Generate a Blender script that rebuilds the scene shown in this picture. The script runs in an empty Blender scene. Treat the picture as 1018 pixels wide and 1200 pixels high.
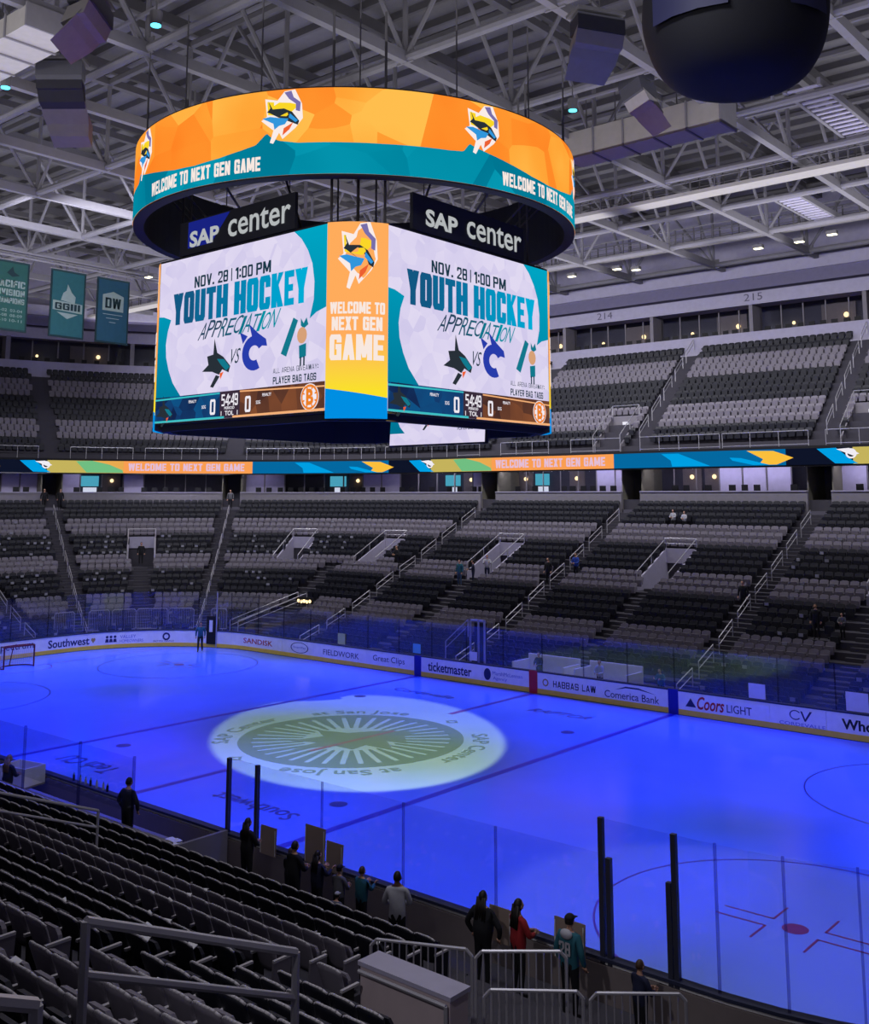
import bpy, math, random
import numpy as np
from mathutils import Vector, Matrix

random.seed(7)
rng = np.random.default_rng(7)
sc = bpy.context.scene
C = sc.collection
PI = math.pi

# ------------------------------------------------------------------ camera, world, lights, exposure
CAM = (31.12, -31.35, 9.825)
YAW, PITCH, FPX, SHIFT = math.radians(40.38), math.radians(8.40), 1205.15, 196.3
cam_d = bpy.data.cameras.new('camera'); cam = bpy.data.objects.new('camera', cam_d); C.objects.link(cam)
cam_d.sensor_fit = 'VERTICAL'; cam_d.sensor_height = 24.0
cam_d.lens = 24.0 * FPX / 1200.0
cam_d.shift_y = -SHIFT / 1200.0
cam_d.clip_start = 0.1; cam_d.clip_end = 400
cam.location = CAM; cam.rotation_euler = (PI / 2 + PITCH, 0, YAW)
sc.camera = cam
sc.view_settings.view_transform = 'Standard'; sc.view_settings.look = 'None'
sc.view_settings.gamma = 1; sc.view_settings.exposure = 0.0
sc.view_settings.use_curve_mapping = False
w = bpy.data.worlds.new('world'); sc.world = w; w.use_nodes = True
w.node_tree.nodes['Background'].inputs[0].default_value = (0.60, 0.56, 0.80, 1)
w.node_tree.nodes['Background'].inputs[1].default_value = 0.10


def spot(name, loc, tgt, power, color, ang, blend, size=0.3):
    l = bpy.data.lights.new(name, 'SPOT'); l.energy = power; l.color = color
    l.spot_size = math.radians(ang); l.spot_blend = blend; l.shadow_soft_size = size
    o = bpy.data.objects.new(name, l); C.objects.link(o); o.location = loc
    o.rotation_euler = (Vector(tgt) - Vector(loc)).to_track_quat('-Z', 'Y').to_euler()
    return o


BLUE = (0.004, 0.030, 1.0)
for (lx, ly), (tx, ty), p in [((13, 9), (12, 7), 1), ((-13, 9), (-12, 7), 1), ((13, -9), (12, -7), .75), ((-13, -9), (-12, -7), 1.1),
                              ((25, 5), (23.5, 5), .7), ((-25, 5), (-23.5, 5), .9), ((25, -5), (24.5, -4), .5), ((-25, -5), (-23.5, -5), .9),
                              ((0, 16), (0, 10.5), 1), ((0, -16), (0, -10.5), 1)]:
    spot('blue_spot_lamp', (lx, ly, 26.5), (tx, ty, 0), 36000 * p, BLUE, 39, 0.75)
# follow spots: the bright pool on the centre logo and the pale pool in the near corner circle
spot('white_spot_lamp', (21, -17, 26.5), (0.6, -0.1, 0), 165000, (0.94, 0.62, 0.12), 18.5, 0.12, 0.1)
spot('pale_spot_lamp', (34, -10, 25.5), (20.6, -7.6, 0), 16000, (1.0, 0.46, 0.14), 22, 0.25, 0.1)


def area(name, loc, tgt, power, color, sx, sy):
    l = bpy.data.lights.new(name, 'AREA'); l.energy = power; l.color = color; l.shape = 'RECTANGLE'; l.size = sx; l.size_y = sy
    o = bpy.data.objects.new(name, l); C.objects.link(o); o.location = loc
    o.rotation_euler = (Vector(tgt) - Vector(loc)).to_track_quat('-Z', 'Y').to_euler()
    return o


# added fill lights without fixtures: stands, tunnel, roof, near side and suites
for lx in (-36, -14, 8):
    area('stand_fill_light', (lx, 25.2, 25.5), (lx, 39, 8), 2700, (0.95, 0.94, 1.0), 16, 1.5)  # added fill for the far stand
area('stand_fill_light', (-24, 1, 26.0), (-48, 15, 8), 3000, (0.92, 0.92, 1.0), 12, 1.5)  # added fill for the left end of the stand
spot('tunnel_fill_light', (26, -40, 21), (20.6, -16.5, 1), 4300, (0.95, 0.93, 1.0), 18, 1.0)  # unseen light added to brighten the barricades and parapet
area('stand_fill_light', (20, -16, 26.0), (20.5, -15.5, 0), 1200, (0.92, 0.92, 1.0), 5, 1.5)  # added fill over the near corner
for lx in (-45, -15, 15):
    for ly, lp in ((-20, 1900), (4, 1500), (28, 2500)):
        area('roof_fill_light', (lx, ly, 26.8), (lx, ly, 40), lp, (0.98, 0.96, 1.0), 28, 22)  # added upward fill for the roof, no such lamps hang here
area('near_fill_light', (6, -44, 16.5), (5, -33, 36), 4000, (1.0, 0.96, 0.92), 50, 2.5)  # unseen light added behind the camera for roof underside and speakers
for lx, ly, rz in ((13.8, 34.6, 0), (.5, 34.6, 0), (-12.5, 34.6, 0), (-28, 33.5, .33), (-43, 24, .95), (-50, 12, 1.4)):
    o = area('suite_fill_light', (lx, ly, 11.9), (lx - 2 * math.sin(rz), ly + 2 * math.cos(rz), 9.3), 130, (0.86, 0.82, 1.0), 11, .3)  # added fill to brighten the blinds under the soffit
    o.rotation_euler = (math.radians(40), 0, rz)

# ------------------------------------------------------------------ helpers
def S(r, g, b):
    f = lambda c: (c / 12.92 if c <= .04045 else ((c + .055) / 1.055) ** 2.4)
    return (f(r / 255), f(g / 255), f(b / 255), 1)


MATS = {}


def mat(name, col, rough=.6, metal=0, var=.12, scale=3.0, bump=0, spec=.4):
    if name in MATS: return MATS[name]
    m = bpy.data.materials.new(name); m.use_nodes = True; nt = m.node_tree
    b = nt.nodes['Principled BSDF']; b.inputs['Roughness'].default_value = rough; b.inputs['Metallic'].default_value = metal
    b.inputs['Specular IOR Level'].default_value = spec
    tc = nt.nodes.new('ShaderNodeTexCoord'); n = nt.nodes.new('ShaderNodeTexNoise'); n.inputs['Scale'].default_value = scale
    n.inputs['Detail'].default_value = 4
    nt.links.new(tc.outputs['Object'], n.inputs['Vector'])
    mx = nt.nodes.new('ShaderNodeMix'); mx.data_type = 'RGBA'
    mx.inputs[6].default_value = tuple(c * (1 - var) for c in col[:3]) + (1,)
    mx.inputs[7].default_value = tuple(min(1, c * (1 + var)) for c in col[:3]) + (1,)
    nt.links.new(n.outputs['Fac'], mx.inputs[0]); nt.links.new(mx.outputs[2], b.inputs['Base Color'])
    if bump:
        bp = nt.nodes.new('ShaderNodeBump'); bp.inputs['Strength'].default_value = bump
        nt.links.new(n.outputs['Fac'], bp.inputs['Height']); nt.links.new(bp.outputs[0], b.inputs['Normal'])
    MATS[name] = m
    return m


def emis(name, col, k=1.0):
    if name in MATS: return MATS[name]
    m = bpy.data.materials.new(name); m.use_nodes = True; nt = m.node_tree
    nt.nodes.clear(); o = nt.nodes.new('ShaderNodeOutputMaterial'); e = nt.nodes.new('ShaderNodeEmission')
    e.inputs[0].default_value = col; e.inputs[1].default_value = k
    nt.links.new(e.outputs[0], o.inputs[0]); MATS[name] = m
    return m


def emis_facets(name, cols, scale, k=1.0):
    """LED picture made of soft facets of the given colours"""
    m = bpy.data.materials.new(name); m.use_nodes = True; nt = m.node_tree
    nt.nodes.clear(); o = nt.nodes.new('ShaderNodeOutputMaterial'); e = nt.nodes.new('ShaderNodeEmission')
    tc = nt.nodes.new('ShaderNodeTexCoord'); v = nt.nodes.new('ShaderNodeTexVoronoi'); v.inputs['Scale'].default_value = scale
    n2 = nt.nodes.new('ShaderNodeTexNoise'); n2.inputs['Scale'].default_value = scale * .6
    mx = nt.nodes.new('ShaderNodeMix'); mx.data_type = 'FLOAT'; mx.inputs[0].default_value = .5
    sp = nt.nodes.new('ShaderNodeSeparateColor'); r = nt.nodes.new('ShaderNodeValToRGB')
    nt.links.new(tc.outputs['Object'], v.inputs['Vector']); nt.links.new(tc.outputs['Object'], n2.inputs['Vector'])
    nt.links.new(v.outputs['Color'], sp.inputs[0]); nt.links.new(sp.outputs[0], mx.inputs[2]); nt.links.new(n2.outputs[0], mx.inputs[3])
    nt.links.new(mx.outputs[0], r.inputs[0]); nt.links.new(r.outputs[0], e.inputs[0]); nt.links.new(e.outputs[0], o.inputs[0])
    els = r.color_ramp.elements
    els[0].position = .25; els[0].color = cols[0]; els[1].position = .75; els[1].color = cols[-1]
    for i, c in enumerate(cols[1:-1]):
        x = els.new(.25 + .5 * (i + 1) / (len(cols) - 1)); x.color = c
    e.inputs[1].default_value = k; MATS[name] = m
    return m


def emis_grad(name, c0, c1, axis, lo, hi, k=1.0):
    """LED picture with a colour gradient along an object axis"""
    m = bpy.data.materials.new(name); m.use_nodes = True; nt = m.node_tree
    nt.nodes.clear(); o = nt.nodes.new('ShaderNodeOutputMaterial'); e = nt.nodes.new('ShaderNodeEmission')
    tc = nt.nodes.new('ShaderNodeTexCoord'); sx = nt.nodes.new('ShaderNodeSeparateXYZ'); mr = nt.nodes.new('ShaderNodeMapRange')
    mr.inputs[1].default_value = lo; mr.inputs[2].default_value = hi
    mx = nt.nodes.new('ShaderNodeMix'); mx.data_type = 'RGBA'; mx.inputs[6].default_value = c0; mx.inputs[7].default_value = c1
    nt.links.new(tc.outputs['Object'], sx.inputs[0]); nt.links.new(sx.outputs[axis], mr.inputs[0]); nt.links.new(mr.outputs[0], mx.inputs[0])
    nt.links.new(mx.outputs[2], e.inputs[0]); nt.links.new(e.outputs[0], o.inputs[0]); e.inputs[1].default_value = k; MATS[name] = m
    return m


def glass_mat(name, tint, refl=.9, base=.035):
    m = bpy.data.materials.new(name); m.use_nodes = True; nt = m.node_tree; nt.nodes.clear()
    o = nt.nodes.new('ShaderNodeOutputMaterial'); t = nt.nodes.new('ShaderNodeBsdfTransparent'); g = nt.nodes.new('ShaderNodeBsdfGlossy')
    t.inputs[0].default_value = tint; g.inputs['Roughness'].default_value = .08
    lw = nt.nodes.new('ShaderNodeLayerWeight'); lw.inputs[0].default_value = .5
    fr = nt.nodes.new('ShaderNodeMath'); fr.operation = 'POWER'; fr.inputs[1].default_value = 5; nt.links.new(lw.outputs['Facing'], fr.inputs[0])
    mu = nt.nodes.new('ShaderNodeMath'); mu.operation = 'MULTIPLY_ADD'; mu.inputs[1].default_value = .9 * refl; mu.inputs[2].default_value = base
    ms = nt.nodes.new('ShaderNodeMixShader')
    nt.links.new(fr.outputs[0], mu.inputs[0]); nt.links.new(mu.outputs[0], ms.inputs[0])
    nt.links.new(t.outputs[0], ms.inputs[1]); nt.links.new(g.outputs[0], ms.inputs[2]); nt.links.new(ms.outputs[0], o.inputs[0])
    MATS[name] = m
    return m


def tag(o, label=None, cat=None, group=None, kind=None):
    if label: o['label'] = label
    if cat: o['category'] = cat
    if group: o['group'] = group
    if kind: o['kind'] = kind
    return o


def empty(name, loc=(0, 0, 0), rz=0, label=None, cat=None, group=None, kind=None):
    o = bpy.data.objects.new(name, None); C.objects.link(o); o.location = loc; o.rotation_euler = (0, 0, rz)
    return tag(o, label, cat, group, kind)


class MB:
    def __init__(s): s.v = []; s.f = []; s.m = []

    def add(s, vs, fs, mi=0):
        n = len(s.v); s.v += [tuple(v) for v in vs]; s.f += [tuple(i + n for i in f) for f in fs]; s.m += [mi] * len(fs)
        return s

    def box(s, x0, x1, y0, y1, z0, z1, mi=0, rz=0, o=(0, 0, 0)):
        vs = [(x, y, z) for z in (z0, z1) for y in (y0, y1) for x in (x0, x1)]
        if rz or o != (0, 0, 0):
            c, q = math.cos(rz), math.sin(rz); vs = [(o[0] + x * c - y * q, o[1] + x * q + y * c, o[2] + z) for x, y, z in vs]
        return s.add(vs, [(0, 2, 3, 1), (4, 5, 7, 6), (0, 1, 5, 4), (2, 6, 7, 3), (0, 4, 6, 2), (1, 3, 7, 5)], mi)

    def hexa(s, p, mi=0):  # 8 points, 4 below 4 above, same winding
        return s.add(p, [(3, 2, 1, 0), (4, 5, 6, 7), (0, 1, 5, 4), (1, 2, 6, 5), (2, 3, 7, 6), (3, 0, 4, 7)], mi)

    def tube(s, a, b, r, n=6, mi=0, r2=None, caps=True):
        a = Vector(a); b = Vector(b); d = (b - a)
        if d.length < 1e-6: return s
        d.normalize(); u = d.orthogonal().normalized(); w_ = d.cross(u); r2 = r if r2 is None else r2
        vs = []
        for p, rr in ((a, r), (b, r2)):
            for i in range(n):
                t = 2 * PI * i / n; vs.append(p + (u * math.cos(t) + w_ * math.sin(t)) * rr)
        fs = [(i, (i + 1) % n, n + (i + 1) % n, n + i) for i in range(n)]
        if caps: fs += [tuple(range(n - 1, -1, -1)), tuple(range(n, 2 * n))]
        return s.add(vs, fs, mi)

    def pipe(s, pts, r, n=6, mi=0):
        for a, b in zip(pts, pts[1:]): s.tube(a, b, r, n, mi)
        return s

    def prism(s, poly, z0, z1, mi=0):
        n = len(poly)
        vs = [(x, y, z0) for x, y in poly] + [(x, y, z1) for x, y in poly]
        return s.add(vs, [tuple(range(n - 1, -1, -1)), tuple(range(n, 2 * n))] + [(i, (i + 1) % n, n + (i + 1) % n, n + i) for i in range(n)], mi)

    def ball(s, c, rx, ry, rz_, nu=12, nv=8, mi=0, fn=None):
        vs = []
        for j in range(nv + 1):
            ph = -PI / 2 + PI * j / nv
            for i in range(nu):
                th = 2 * PI * i / nu; p = Vector((math.cos(ph) * math.cos(th), math.cos(ph) * math.sin(th), math.sin(ph)))
                if fn: p = fn(p)
                vs.append((c[0] + p[0] * rx, c[1] + p[1] * ry, c[2] + p[2] * rz_))
        fs = [(j * nu + i, j * nu + (i + 1) % nu, (j + 1) * nu + (i + 1) % nu, (j + 1) * nu + i) for j in range(nv) for i in range(nu)]
        return s.add(vs, fs, mi)

    def mesh(s, name, mats, smooth=False):
        me = bpy.data.meshes.new(name); me.from_pydata(s.v, [], s.f)
        for m in (mats if isinstance(mats, (list, tuple)) else [mats]): me.materials.append(m)
        if any(s.m): me.polygons.foreach_set('material_index', s.m)
        if smooth: me.polygons.foreach_set('use_smooth', [True] * len(s.f))
        me.update()
        return me

    def build(s, name, mats, parent=None, smooth=False, loc=None):
        o = bpy.data.objects.new(name, s.mesh(name, mats, smooth)); C.objects.link(o)
        if parent: o.parent = parent
        if loc: o.location = loc
        return o


def put(name, me, parent=None, loc=(0, 0, 0), rz=0):
    o = bpy.data.objects.new(name, me); C.objects.link(o); o.location = loc; o.rotation_euler = (0, 0, rz)
    if parent: o.parent = parent
    return o


_TXT = {}


def text2d(body, bold=0.0, shear=0.0, spacing=1.0):
    """flat lettering as (verts, faces), scaled to cap height 1, starting at x = 0"""
    key = (body, bold, shear, spacing)
    if key in _TXT: return _TXT[key]
    cu = bpy.data.curves.new('lettering', 'FONT'); cu.body = body; cu.offset = bold; cu.shear = shear; cu.space_character = spacing
    cu.resolution_u = 3; cu.fill_mode = 'FRONT'
    ob = bpy.data.objects.new('lettering', cu); C.objects.link(ob)
    dg = bpy.context.evaluated_depsgraph_get(); dg.update()
    me = bpy.data.meshes.new_from_object(ob.evaluated_get(dg))
    v = np.array([tuple(x.co)[:2] for x in me.vertices]) if len(me.vertices) else np.zeros((0, 2))
    f = [tuple(p.vertices) for p in me.polygons]
    C.objects.unlink(ob); bpy.data.objects.remove(ob); bpy.data.curves.remove(cu); bpy.data.meshes.remove(me)
    if len(v):
        v = v - np.array([v[:, 0].min(), 0]); v = v / 0.70
    _TXT[key] = (v, f)
    return v, f


def fit_text(body, u0, u1, v0, v1, bold=0, shear=0, spacing=1.0):
    """lettering stretched into the box u0..u1, v0..v1"""
    v, f = text2d(body, bold, shear, spacing)
    if not len(v): return [], []
    lo = v.min(0); hi = v.max(0)
    q = (v - lo) / np.maximum(hi - lo, 1e-6)
    return [(u0 + (u1 - u0) * a, v0 + (v1 - v0) * b) for a, b in q], f


def _glyphs(S_=.34, B_=.17):
    c = .12; h = .5 - B_ / 2
    R = lambda x0, x1, y0, y1: [(x0, y0), (x1, y0), (x1, y1), (x0, y1)]
    Lst, Rst = R(0, S_, c, 1 - c), R(1 - S_, 1, c, 1 - c); T, Bo, Mi = R(c, 1 - c, 1 - B_, 1), R(c, 1 - c, 0, B_), R(S_, 1 - S_, h, h + B_)
    TL, TR, BL, BR = [(0, 1 - c), (c, 1 - c), (c, 1)], [(1 - c, 1 - c), (1, 1 - c), (1 - c, 1)], [(0, c), (c, 0), (c, c)], [(1 - c, 0), (1, c), (1 - c, c)]
    LF, RF = R(0, S_, 0, 1), R(1 - S_, 1, 0, 1); TF, BF = R(0, 1, 1 - B_, 1), R(0, 1, 0, B_); TLF = R(0, 1 - c, 1 - B_, 1); BLF = R(0, 1 - c, 0, B_)
    d = S_ * .55
    G = {'A': [[(0, 0), (S_, 0), (.5 + d, 1), (.5 - d, 1)], [(1 - S_, 0), (1, 0), (.5 + d, 1), (.5 - d, 1)], R(.22, .78, .2, .2 + B_)],
         'B': [LF, TLF, BLF, R(0, 1 - c, h, h + B_), R(1 - S_, 1, c, h + B_ * .3), R(1 - S_, 1, h + B_ * .7, 1 - c), TR, BR], 'C': [Lst, T, Bo, TL, TR, BL, BR, R(1 - S_, 1, .64, 1 - c), R(1 - S_, 1, c, .36)],
         'D': [LF, TLF, BLF, Rst, TR, BR], 'E': [LF, TF, BF, R(0, .9, h, h + B_)], 'F': [LF, TF, R(0, .9, h, h + B_)], 'G': [Lst, T, Bo, TL, TR, BL, R(1 - S_, 1, .68, 1 - c), R(1 - S_, 1, 0, .5), R(.5, 1, .5 - B_ * .4, .5 + B_ * .6)],
         'H': [LF, RF, Mi], 'I': [R(0, 1, 0, 1)], 'K': [LF, [(S_ * .8, .42), (S_ * .9, .68), (1 - S_ * .95, 1), (1, 1)], [(S_ * .7, .6), (S_ * 1.2, .74), (1, 0), (1 - S_ * 1.1, 0)]], 'L': [LF, BF],
         'M': [R(0, S_ * .8, 0, 1), R(1 - S_ * .8, 1, 0, 1), [(0, 1), (S_ * .9, 1), (.62, .1), (.40, .1)], [(1 - S_ * .9, 1), (1, 1), (.60, .1), (.38, .1)]], 'N': [LF, RF, [(0, 1), (S_, 1), (1, 0), (1 - S_, 0)]],
         'O': [Lst, Rst, T, Bo, TL, TR, BL, BR], 'P': [LF, TLF, R(0, 1 - c, .40, .40 + B_), R(1 - S_, 1, .40 + c, 1 - c), TR, [(1 - c, .40), (1, .40 + c), (1 - c, .40 + c)]], 'R': [LF, TLF, R(0, 1 - c, .40, .40 + B_), R(1 - S_, 1, .40 + c, 1 - c), TR, [(1 - c, .40), (1, .40 + c), (1 - c, .40 + c)], [(.42, .45), (.76, .45), (1, 0), (1 - S_ * 1.05, 0)]],
         'S': [T, Bo, TL, TR, BL, BR, R(0, S_, .5, 1 - c), R(1 - S_, 1, c, .5), R(0, 1, h, h + B_), R(0, S_, c, .3), R(1 - S_, 1, .7, 1 - c)], 'T': [TF, R(.5 - S_ / 2, .5 + S_ / 2, 0, 1)], 'U': [R(0, S_, c, 1), R(1 - S_, 1, c, 1), Bo, BL, BR],
         'V': [[(0, 1), (S_, 1), (.5 + d, 0), (.5 - d, 0)], [(1 - S_, 1), (1, 1), (.5 + d, 0), (.5 - d, 0)]], 'W': [[(0, 1), (S_ * .8, 1), (.38, 0), (.14, 0)], [(1 - S_ * .8, 1), (1, 1), (.86, 0), (.62, 0)], [(.14, 0), (.38, 0), (.60, 1), (.40, 1)], [(.62, 0), (.86, 0), (.60, 1), (.40, 1)]],
         'X': [[(0, 0), (S_ * 1.1, 0), (1, 1), (1 - S_ * 1.1, 1)], [(0, 1), (S_ * 1.1, 1), (1, 0), (1 - S_ * 1.1, 0)]], 'Y': [[(0, 1), (S_ * 1.05, 1), (.5 + S_ * .5, .5), (.5 + S_ * .3, .3), (.5 - S_ / 2, .42)], [(1 - S_ * 1.05, 1), (1, 1), (.5 + S_ / 2, .42), (.5 - S_ * .3, .3), (.5 - S_ * .5, .5)], R(.5 - S_ / 2, .5 + S_ / 2, 0, .48)],
         '.': [R(0, 1, 0, .2)], ':': [R(0, 1, .12, .34), R(0, 1, .62, .84)], '|': [R(.25, .75, -.05, 1.05)], '-': [R(0, 1, .4, .58)],
         '0': [Lst, Rst, T, Bo, TL, TR, BL, BR], '1': [R(.45, 1, 0, 1), [(0, .72), (.5, .72), (.5, 1), (.4, 1), (0, .86)]], '2': [T, TL, TR, R(0, S_, .66, 1 - c), R(1 - S_, 1, .5, 1 - c), [(0, B_), (S_ * 1.2, B_), (1, .52), (1 - S_, .52)], BF], '3': [T, Bo, TL, TR, BL, BR, Rst, R(.3, 1, h, h + B_), R(0, S_, c, .3), R(0, S_, .7, 1 - c)], '4': [RF, R(0, 1, .25, .25 + B_), [(0, .3), (S_, .3), (1, 1), (1 - S_, 1)]],
         '5': [TF, LF[:0] + R(0, S_, .48, 1), R(0, 1 - c, .48, .48 + B_), R(1 - S_, 1, c, .55), Bo, BL, BR], '7': [TF, [(.2, 0), (.2 + S_ * 1.1, 0), (1, 1 - B_), (1 - S_, 1 - B_)]], '8': [Lst, Rst, T, Bo, TL, TR, BL, BR, Mi], '9': [T, Bo, TL, TR, BL, BR, Rst, R(0, S_, .5, 1 - c), R(0, 1, .42, .42 + B_), R(0, S_, c, .25)]}
    W = {'M': 1.35, 'W': 1.4, 'I': .38, '.': .34, ':': .34, '|': .3, '1': .62, '-': .5, ' ': .55, 'L': .85, 'T': .95, 'E': .9, 'F': .88}
    return G, W


_GL = {}


def block(body, u0, u1, v0, v1, stem=.34, bar=.17, gap=.14):
    """heavy block lettering fitted into a box"""
    if (stem, bar) not in _GL: _GL[(stem, bar)] = _glyphs(stem, bar)
    G, W = _GL[(stem, bar)]; tot = sum(W.get(ch, 1) + gap for ch in body) - gap; vs = []; fs = []; x = 0
    for ch in body:
        wd = W.get(ch, 1)
        for poly in G.get(ch, []):
            n = len(vs); q = [(u0 + (u1 - u0) * (x + px_ * wd) / tot, v0 + (v1 - v0) * py_) for px_, py_ in poly]
            ar = sum(q[i][0] * q[(i + 1) % len(q)][1] - q[(i + 1) % len(q)][0] * q[i][1] for i in range(len(q)))
            if ar < 0: q = q[::-1]
            vs += q; fs.append(tuple(range(n, n + len(q))))
        x += wd + gap
    return vs, fs


def decal(mb, poly, fmap, mi=0):
    """poly: (verts2d, faces) or a list of points, mapped onto a surface by fmap(u, v)"""
    if isinstance(poly, tuple): vs, fs = poly
    else: vs, fs = poly, [tuple(range(len(poly)))]
    if len(vs): mb.add([fmap(a, b) for a, b in vs], fs, mi)


def ell(cx, cy, rx, ry, n=28, a0=0, a1=2 * PI):
    return [(cx + rx * math.cos(a0 + (a1 - a0) * i / n), cy + ry * math.sin(a0 + (a1 - a0) * i / n)) for i in range(n)]


def annulus(cx, cy, r0, r1, n=64, ky=1.0, a0=0, a1=2 * PI):
    vs = []; fs = []
    for i in range(n + 1):
        t = a0 + (a1 - a0) * i / n
        vs += [(cx + r0 * math.cos(t), cy + ky * r0 * math.sin(t)), (cx + r1 * math.cos(t), cy + ky * r1 * math.sin(t))]
    for i in range(n): fs.append((2 * i, 2 * i + 1, 2 * i + 3, 2 * i + 2))
    return vs, fs


ORD = ['first', 'second', 'third', 'fourth', 'fifth', 'sixth', 'seventh', 'eighth', 'ninth', 'tenth', 'eleventh', 'twelfth', 'thirteenth', 'fourteenth',
       'fifteenth', 'sixteenth', 'seventeenth', 'eighteenth', 'nineteenth', 'twentieth', 'twenty-first', 'twenty-second', 'twenty-third', 'twenty-fourth', 'twenty-fifth', 'twenty-sixth']


def ordn(k):
    if k < len(ORD): return ORD[k]
    u = ORD[(k + 1) % 10 - 1] if (k + 1) % 10 else ''
    return {2: 'twenty', 3: 'thirty', 4: 'forty', 5: 'fifty', 6: 'sixty', 7: 'seventy'}[(k + 1) // 10] + ('-' + u if u else '-ish')


def px(p):
    """image position of a world point, used only to choose which seats show largest"""
    r = (math.cos(YAW), math.sin(YAW), 0); f = (-math.sin(YAW) * math.cos(PITCH), math.cos(YAW) * math.cos(PITCH), math.sin(PITCH))
    d = Vector(p) - Vector(CAM); f = Vector(f); r = Vector(r); u = r.cross(f); z = d.dot(f)
    if z < .5: return None
    return 509 + FPX * d.dot(r) / z, 600 - SHIFT - FPX * d.dot(u) / z, z


# ------------------------------------------------------------------ materials
M_CONC = mat('concrete', S(64, 62, 72), .85, bump=.1)
M_STEP = mat('concrete_steps', S(66, 64, 73), .85)
M_CONCL = mat('concrete_pale', S(128, 124, 132), .85)
M_WALLP = mat('painted_wall_pale', S(168, 164, 186), .8)
M_WALLD = mat('painted_wall_dark', S(70, 68, 82), .85)
M_STEEL = mat('roof_steel_grey', S(120, 118, 126), .75)
M_STEELD = mat('roof_steel_dark', S(92, 90, 95), .7)
M_DECK = mat('roof_deck', S(112, 110, 114), .85)
M_RAIL = mat('rail_galvanised', S(190, 188, 196), .4, .5)
M_BLACK = mat('matt_black', S(22, 22, 27), .8)
M_SCORE = mat('scoreboard_shell', S(40, 41, 50), .7)
M_BOARD = mat('board_white', S(240, 240, 246), .35)
M_KICK = mat('kick_plate_yellow', S(250, 206, 70), .45)
M_CAP = mat('board_cap_dark', S(48, 52, 78), .5)
M_SEATL = mat('seat_plastic_grey', S(116, 111, 123), .55)
M_SEATD = mat('seat_plastic_charcoal', S(22, 23, 35), .55)
M_ARM = mat('armrest_grey', S(186, 182, 188), .5)
M_POST = mat('glass_post', S(70, 72, 92), .4, .4)
M_DUCT = mat('duct_sheet_metal', S(170, 166, 164), .5, .2)
M_SPK = mat('loudspeaker_grey', S(150, 146, 148), .7)
M_SPKD = mat('loudspeaker_dark', S(70, 70, 80), .7)
M_GLASS = glass_mat('rink_glass', (.93, .95, .99, 1), 1.0, .075)
M_GLASS2 = glass_mat('suite_glass', (.9, .91, .94, 1), .12, .012)
M_CHAIR = mat('suite_chair_black', S(26, 26, 32), .7)
M_WARM = emis('warm_lamp_glow', (1, .72, .34, 1), 2.2)
M_LAMP = emis('flood_lamp_glow', (1, .93, .62, 1), 4.0)
M_CYANL = emis('cyan_beam_lamp', (.1, .75, 1, 1), 3.0)
M_TVC = emis('cyan_screen', (.08, .42, .55, 1), 1)
M_TVW = emis('white_screen', (.75, .78, .9, 1), 1)
M_PANEL = mat('pale_lavender_panel', S(176, 170, 205), .7)
M_PAPER = mat('white_paper', S(235, 235, 240), .7); M_PAPERD = mat('grey_paper', S(150, 150, 164), .7); M_POSTL = glass_mat('acrylic_post', (.62, .62, .74, 1), .3, .03)
M_WALLB = mat('painted_wall_lilac', S(118, 114, 142), .8)

# ------------------------------------------------------------------ rink outline
AX, BY, R0 = 21.95, 4.42, 8.53


def out_far(x): return (x, 12.95, 0, 1)
def out_fl(t): return (-AX - R0 * math.sin(t), BY + R0 * math.cos(t), -math.sin(t), math.cos(t))
def out_left(y): return (-30.48, y, -1, 0)
def out_nl(t): return (-AX - R0 * math.cos(t), -BY - R0 * math.sin(t), -math.cos(t), -math.sin(t))
def out_near(x): return (x, -12.95, 0, -1)
def out_nr(t): return (AX + R0 * math.sin(t), -BY - R0 * math.cos(t), math.sin(t), -math.cos(t))
def out_right(y): return (30.48, y, 1, 0)
def out_fr(t): return (AX + R0 * math.cos(t), BY + R0 * math.sin(t), math.cos(t), math.sin(t))


def P(o, d, z): return (o[0] + o[2] * d, o[1] + o[3] * d, z)


L_FAR = 2 * AX; L_C = R0 * PI / 2; L_END = 2 * BY


def loop(s):
    """outline by arc length on the boards: s = 0 at the right end of the far straight, going left all the way round"""
    T = 2 * (L_FAR + L_END) + 4 * L_C; s = s % T
    if s < L_FAR: return out_far(AX - s)
    s -= L_FAR
    if s < L_C: return out_fl(s / R0)
    s -= L_C
    if s < L_END: return out_left(BY - s)
    s -= L_END
    if s < L_C: return out_nl(s / R0)
    s -= L_C
    if s < L_FAR: return out_near(-AX + s)
    s -= L_FAR
    if s < L_C: return out_nr(s / R0)
    s -= L_C
    if s < L_END: return out_right(-BY + s)
    s -= L_END
    return out_fr(s / R0)


LOOP = 2 * (L_FAR + L_END) + 4 * L_C
PATH_FAR = [out_far(x) for x in np.linspace(AX, -AX, 9)] + [out_fl(t) for t in np.linspace(0, PI / 2, 19)[1:]] + [out_left(y) for y in (2, 0, -BY)]


def sweep(mb, path, prof, mi=0, closed=False):
    """profile of (d, z) points swept along an outline path"""
    n = len(prof); vs = [P(o, d, z) for o in path for d, z in prof]; fs = []
    for i in range(len(path) - 1):
        for j in range(n if closed else n - 1):
            k = (j + 1) % n; fs.append((i * n + j, i * n + k, (i + 1) * n + k, (i + 1) * n + j))
    if closed: fs += [tuple(range(n)), tuple(range((len(path) - 1) * n + n - 1, (len(path) - 1) * n - 1, -1))]
    return mb.add(vs, fs, mi)


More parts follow.
